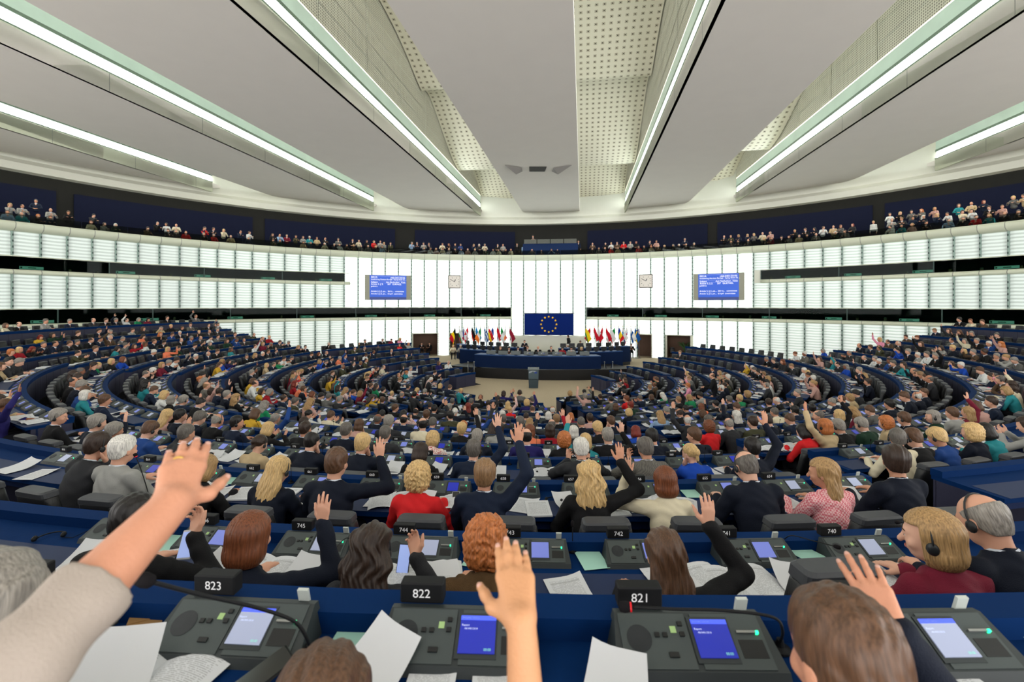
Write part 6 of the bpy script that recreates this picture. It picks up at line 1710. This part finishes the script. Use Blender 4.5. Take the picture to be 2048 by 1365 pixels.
# ------------------------------------------------------------------ people in the immediate foreground
def hero(name_label, o, loc, skin, cloth, bx, cuff, hair=None, hm=None, res=.0045, fat=1.0, kind='jacket', collar=None, nails=True):
    lo, hi = bounds(o)
    r = sdf_mesh('person', skin_sdf(o, fat), lo, hi, res, skin); r = link('person', r, None, loc); tag(r, name_label, 'person', 'people in the immediate foreground')
    base = clothes_sdf(o, kind)
    me = sdf_mesh('top', base if cuff is None else cuff(o), lo, hi, res*1.4, cloth); link('top', me, r)
    if hair:
        h = link('hair', sdf_mesh('hair', hair_sdf(hair), *HB[hair], .0032, hm), r); h.matrix_local = Matrix.Translation(Vector(o.hc)) @ Matrix(o.R.tolist()).to_4x4()
    link('face_features', FACEM, r).matrix_local = Matrix.Translation(Vector(o.hc)) @ Matrix(o.R.tolist()).to_4x4()
    if nails:
        mn = mat('fingernail', (206, 158, 142), .3, .5)
        for s_ in (1, -1):
            for k_ in (6, 9, 12, 15, 18):
                a_, b_, ra, rb = o.hands[s_][k_]; d_ = (b_-a_)/np.linalg.norm(b_-a_); n_ = o.hn[s_]; n_ = n_-d_*(n_@d_); n_ /= np.linalg.norm(n_)
                c_ = a_+d_*np.linalg.norm(b_-a_)*.85-n_*rb*.80; x_ = np.cross(d_, n_)
                R_ = Matrix((x_, d_, -n_)).transposed(); mb = MB(); mb.ball((0, 0, 0), (.0052, .0068, .0018), 5)
                mb.v = [tuple(R_ @ Vector(p) + Vector(c_)) for p in mb.v]; mb.obj('fingernail', mn, r, True)
    return r
M_skinA = mat('warm fair skin', (196, 138, 110), .5, .3, noise=.07, nscale=30, bump=.15, bscale=160)
M_skinB = mat('light tan skin', (200, 146, 106), .5, .3, noise=.06, nscale=26, bump=.15, bscale=160)
FLR = ztop(8, 0)-.72
def sleeve_cut(frac, kind='knit', extra=.012):
    """garment whose left and right sleeves end part of the way down the forearm"""
    def mk(o):
        base = clothes_sdf(o, kind)
        def f(p):
            d = base(p)
            for s_, fr in frac.items():
                e, w = o.el[s_], o.wr[s_]; ax = (w-e)/np.linalg.norm(w-e); t = (p-e)@ax
                near_ = cap(p, e, o.hands[s_][1][1], .13, .13)
                d = np.where(near_ < 0, np.maximum(d-extra*.4, t-np.linalg.norm(w-e)*fr), d)
            return d
        return f
    return mk
# cream sleeve, left arm raised from the lower left corner
def vdir(p): v = np.array(p, float)-A3(0, 0, CAMZ); return v/np.linalg.norm(v)
oA = pose(lean=14, pitch=4, fem=0, stand=1, right='hang', left='raise_low', yaw=-60, twist=-75)
wA = np.array(px(342, 1012, .74)); eA = np.array(px(40, 1330, .53)); shA = A3(-.70, .28, 4.40)
locA = shA-oA.sh[-1]
oA.el[-1], oA.wr[-1] = eA-locA, wA-locA; nA = vdir(wA)
oA.hands[-1] = hand_prims(oA.wr[-1], A3(-.055, .135, .098), nA, -1, curl=.22, spread=.06, size=.88, thumb=.85)
oA.hn = {1: A3(-1, 0, 0), -1: nA}
hA = hero('person in a cream top raising a bare arm with gold ring, lower left', oA, tuple(locA), M_skinA, mat('cream knit', (168, 156, 146), .9, .1, noise=.05, bump=.3, bscale=300), None, sleeve_cut({-1: .42}), 'short', HAIR['brown'], fat=1.22)
a_, b_, ra, rb = oA.hands[-1][10]; d_ = (b_-a_)/np.linalg.norm(b_-a_)
mb = MB(); P0 = Vector(a_+d_*.012); u_ = Vector(d_).orthogonal().normalized(); w_ = Vector(d_).cross(u_)
v = []; n = 20; 
for i in range(n):
    t = 2*PI*i/n; e_ = u_*math.cos(t)+w_*math.sin(t)
    for j in range(6): s2 = 2*PI*j/6; v.append(P0+e_*(ra+.0010+.0012*math.cos(s2))+Vector(d_)*.0022*math.sin(s2))
mb.add(v, [(i*6+j, ((i+1) % n)*6+j, ((i+1) % n)*6+(j+1) % 6, i*6+(j+1) % 6) for i in range(n) for j in range(6)]); mb.obj('ring', M_gold, hA, True)
# brown-haired person at the bottom whose right hand is raised at the centre
oB = pose(lean=24, pitch=22, fem=1, right='raise', left='desk', yaw=4)
locB = np.array(px(640, 1440, .90))-oB.hc
wB = np.array(px(1043, 1245, .765)); nB = vdir(wB)
oB.wr[1] = wB-locB; oB.el[1] = oB.wr[1]+A3(.012, -.055, -.235)
oB.hands[1] = hand_prims(oB.wr[1], A3(-.12, .86, .48), nB, 1, curl=.12, spread=.0, size=.90, thumb=.72)
oB.hn = {1: nB, -1: A3(0, 0, 1)}
hero('brown-haired person at the bottom edge raising a bare right forearm', oB, tuple(locB), M_skinB, CLOTH['charcoal'], None, sleeve_cut({1: -.1}), 'full', HAIR['brown'])
# man with short brown hair at the lower right
oC = pose(lean=20, pitch=14, fem=0, right='desk', left='desk', yaw=6)
locC = np.array(px(1690, 1318, .86))-oC.hc
hC = np.array(px(1792, 1268, .98)); nC = vdir(hC); oC.el[1], oC.wr[1] = ik(oC.sh[1], hC-locC, A3(.5, -.1, -.8))
oC.hands[1] = hand_prims(oC.wr[1], A3(-.10, .62, .72), nC, 1, curl=.30, spread=.16, size=.95, thumb=.5)
oC.hn = {1: nC, -1: A3(0, 0, -1)}
hero('man with short brown hair at the lower right, hand raised beside his head', oC, tuple(locC), M_skinA, CLOTH['dark navy'], None, None, 'short', HAIR['brown'])
# grey-haired person cut by the left edge
oD = pose(lean=10, pitch=10, fem=0, right='lap', left='lap', yaw=-6)
locD = np.array(px(-52, 1245, .88))-oD.hc
oD.hn = {1: A3(0, 0, -1), -1: A3(0, 0, -1)}
hD = hero('grey-haired person with dark glasses cut off by the left edge of the frame', oD, tuple(locD), M_skinA, CLOTH['charcoal'], None, None, 'full', HAIR['grey'], nails=False)
mb = MB(); s_ = 1
mb.tube([(-.078, .0, .0), (-.072, .075, .0), (-.05, .098, -.003)], .003, 6); mb.tube([(.078, .0, .0), (.072, .075, .0), (.05, .098, -.003)], .003, 6)
for s_ in (-1, 1): mb.tube([(s_*.032+.022*math.cos(t), .103-.02*abs(s_*.032+.022*math.cos(t)), -.006+.017*math.sin(t)) for t in [2*PI*i/14 for i in range(15)]], .0022, 5)
g = mb.obj('spectacles', M_black, hD, True); g.matrix_local = Matrix.Translation(Vector(oD.hc)) @ Matrix(oD.R.tolist()).to_4x4()
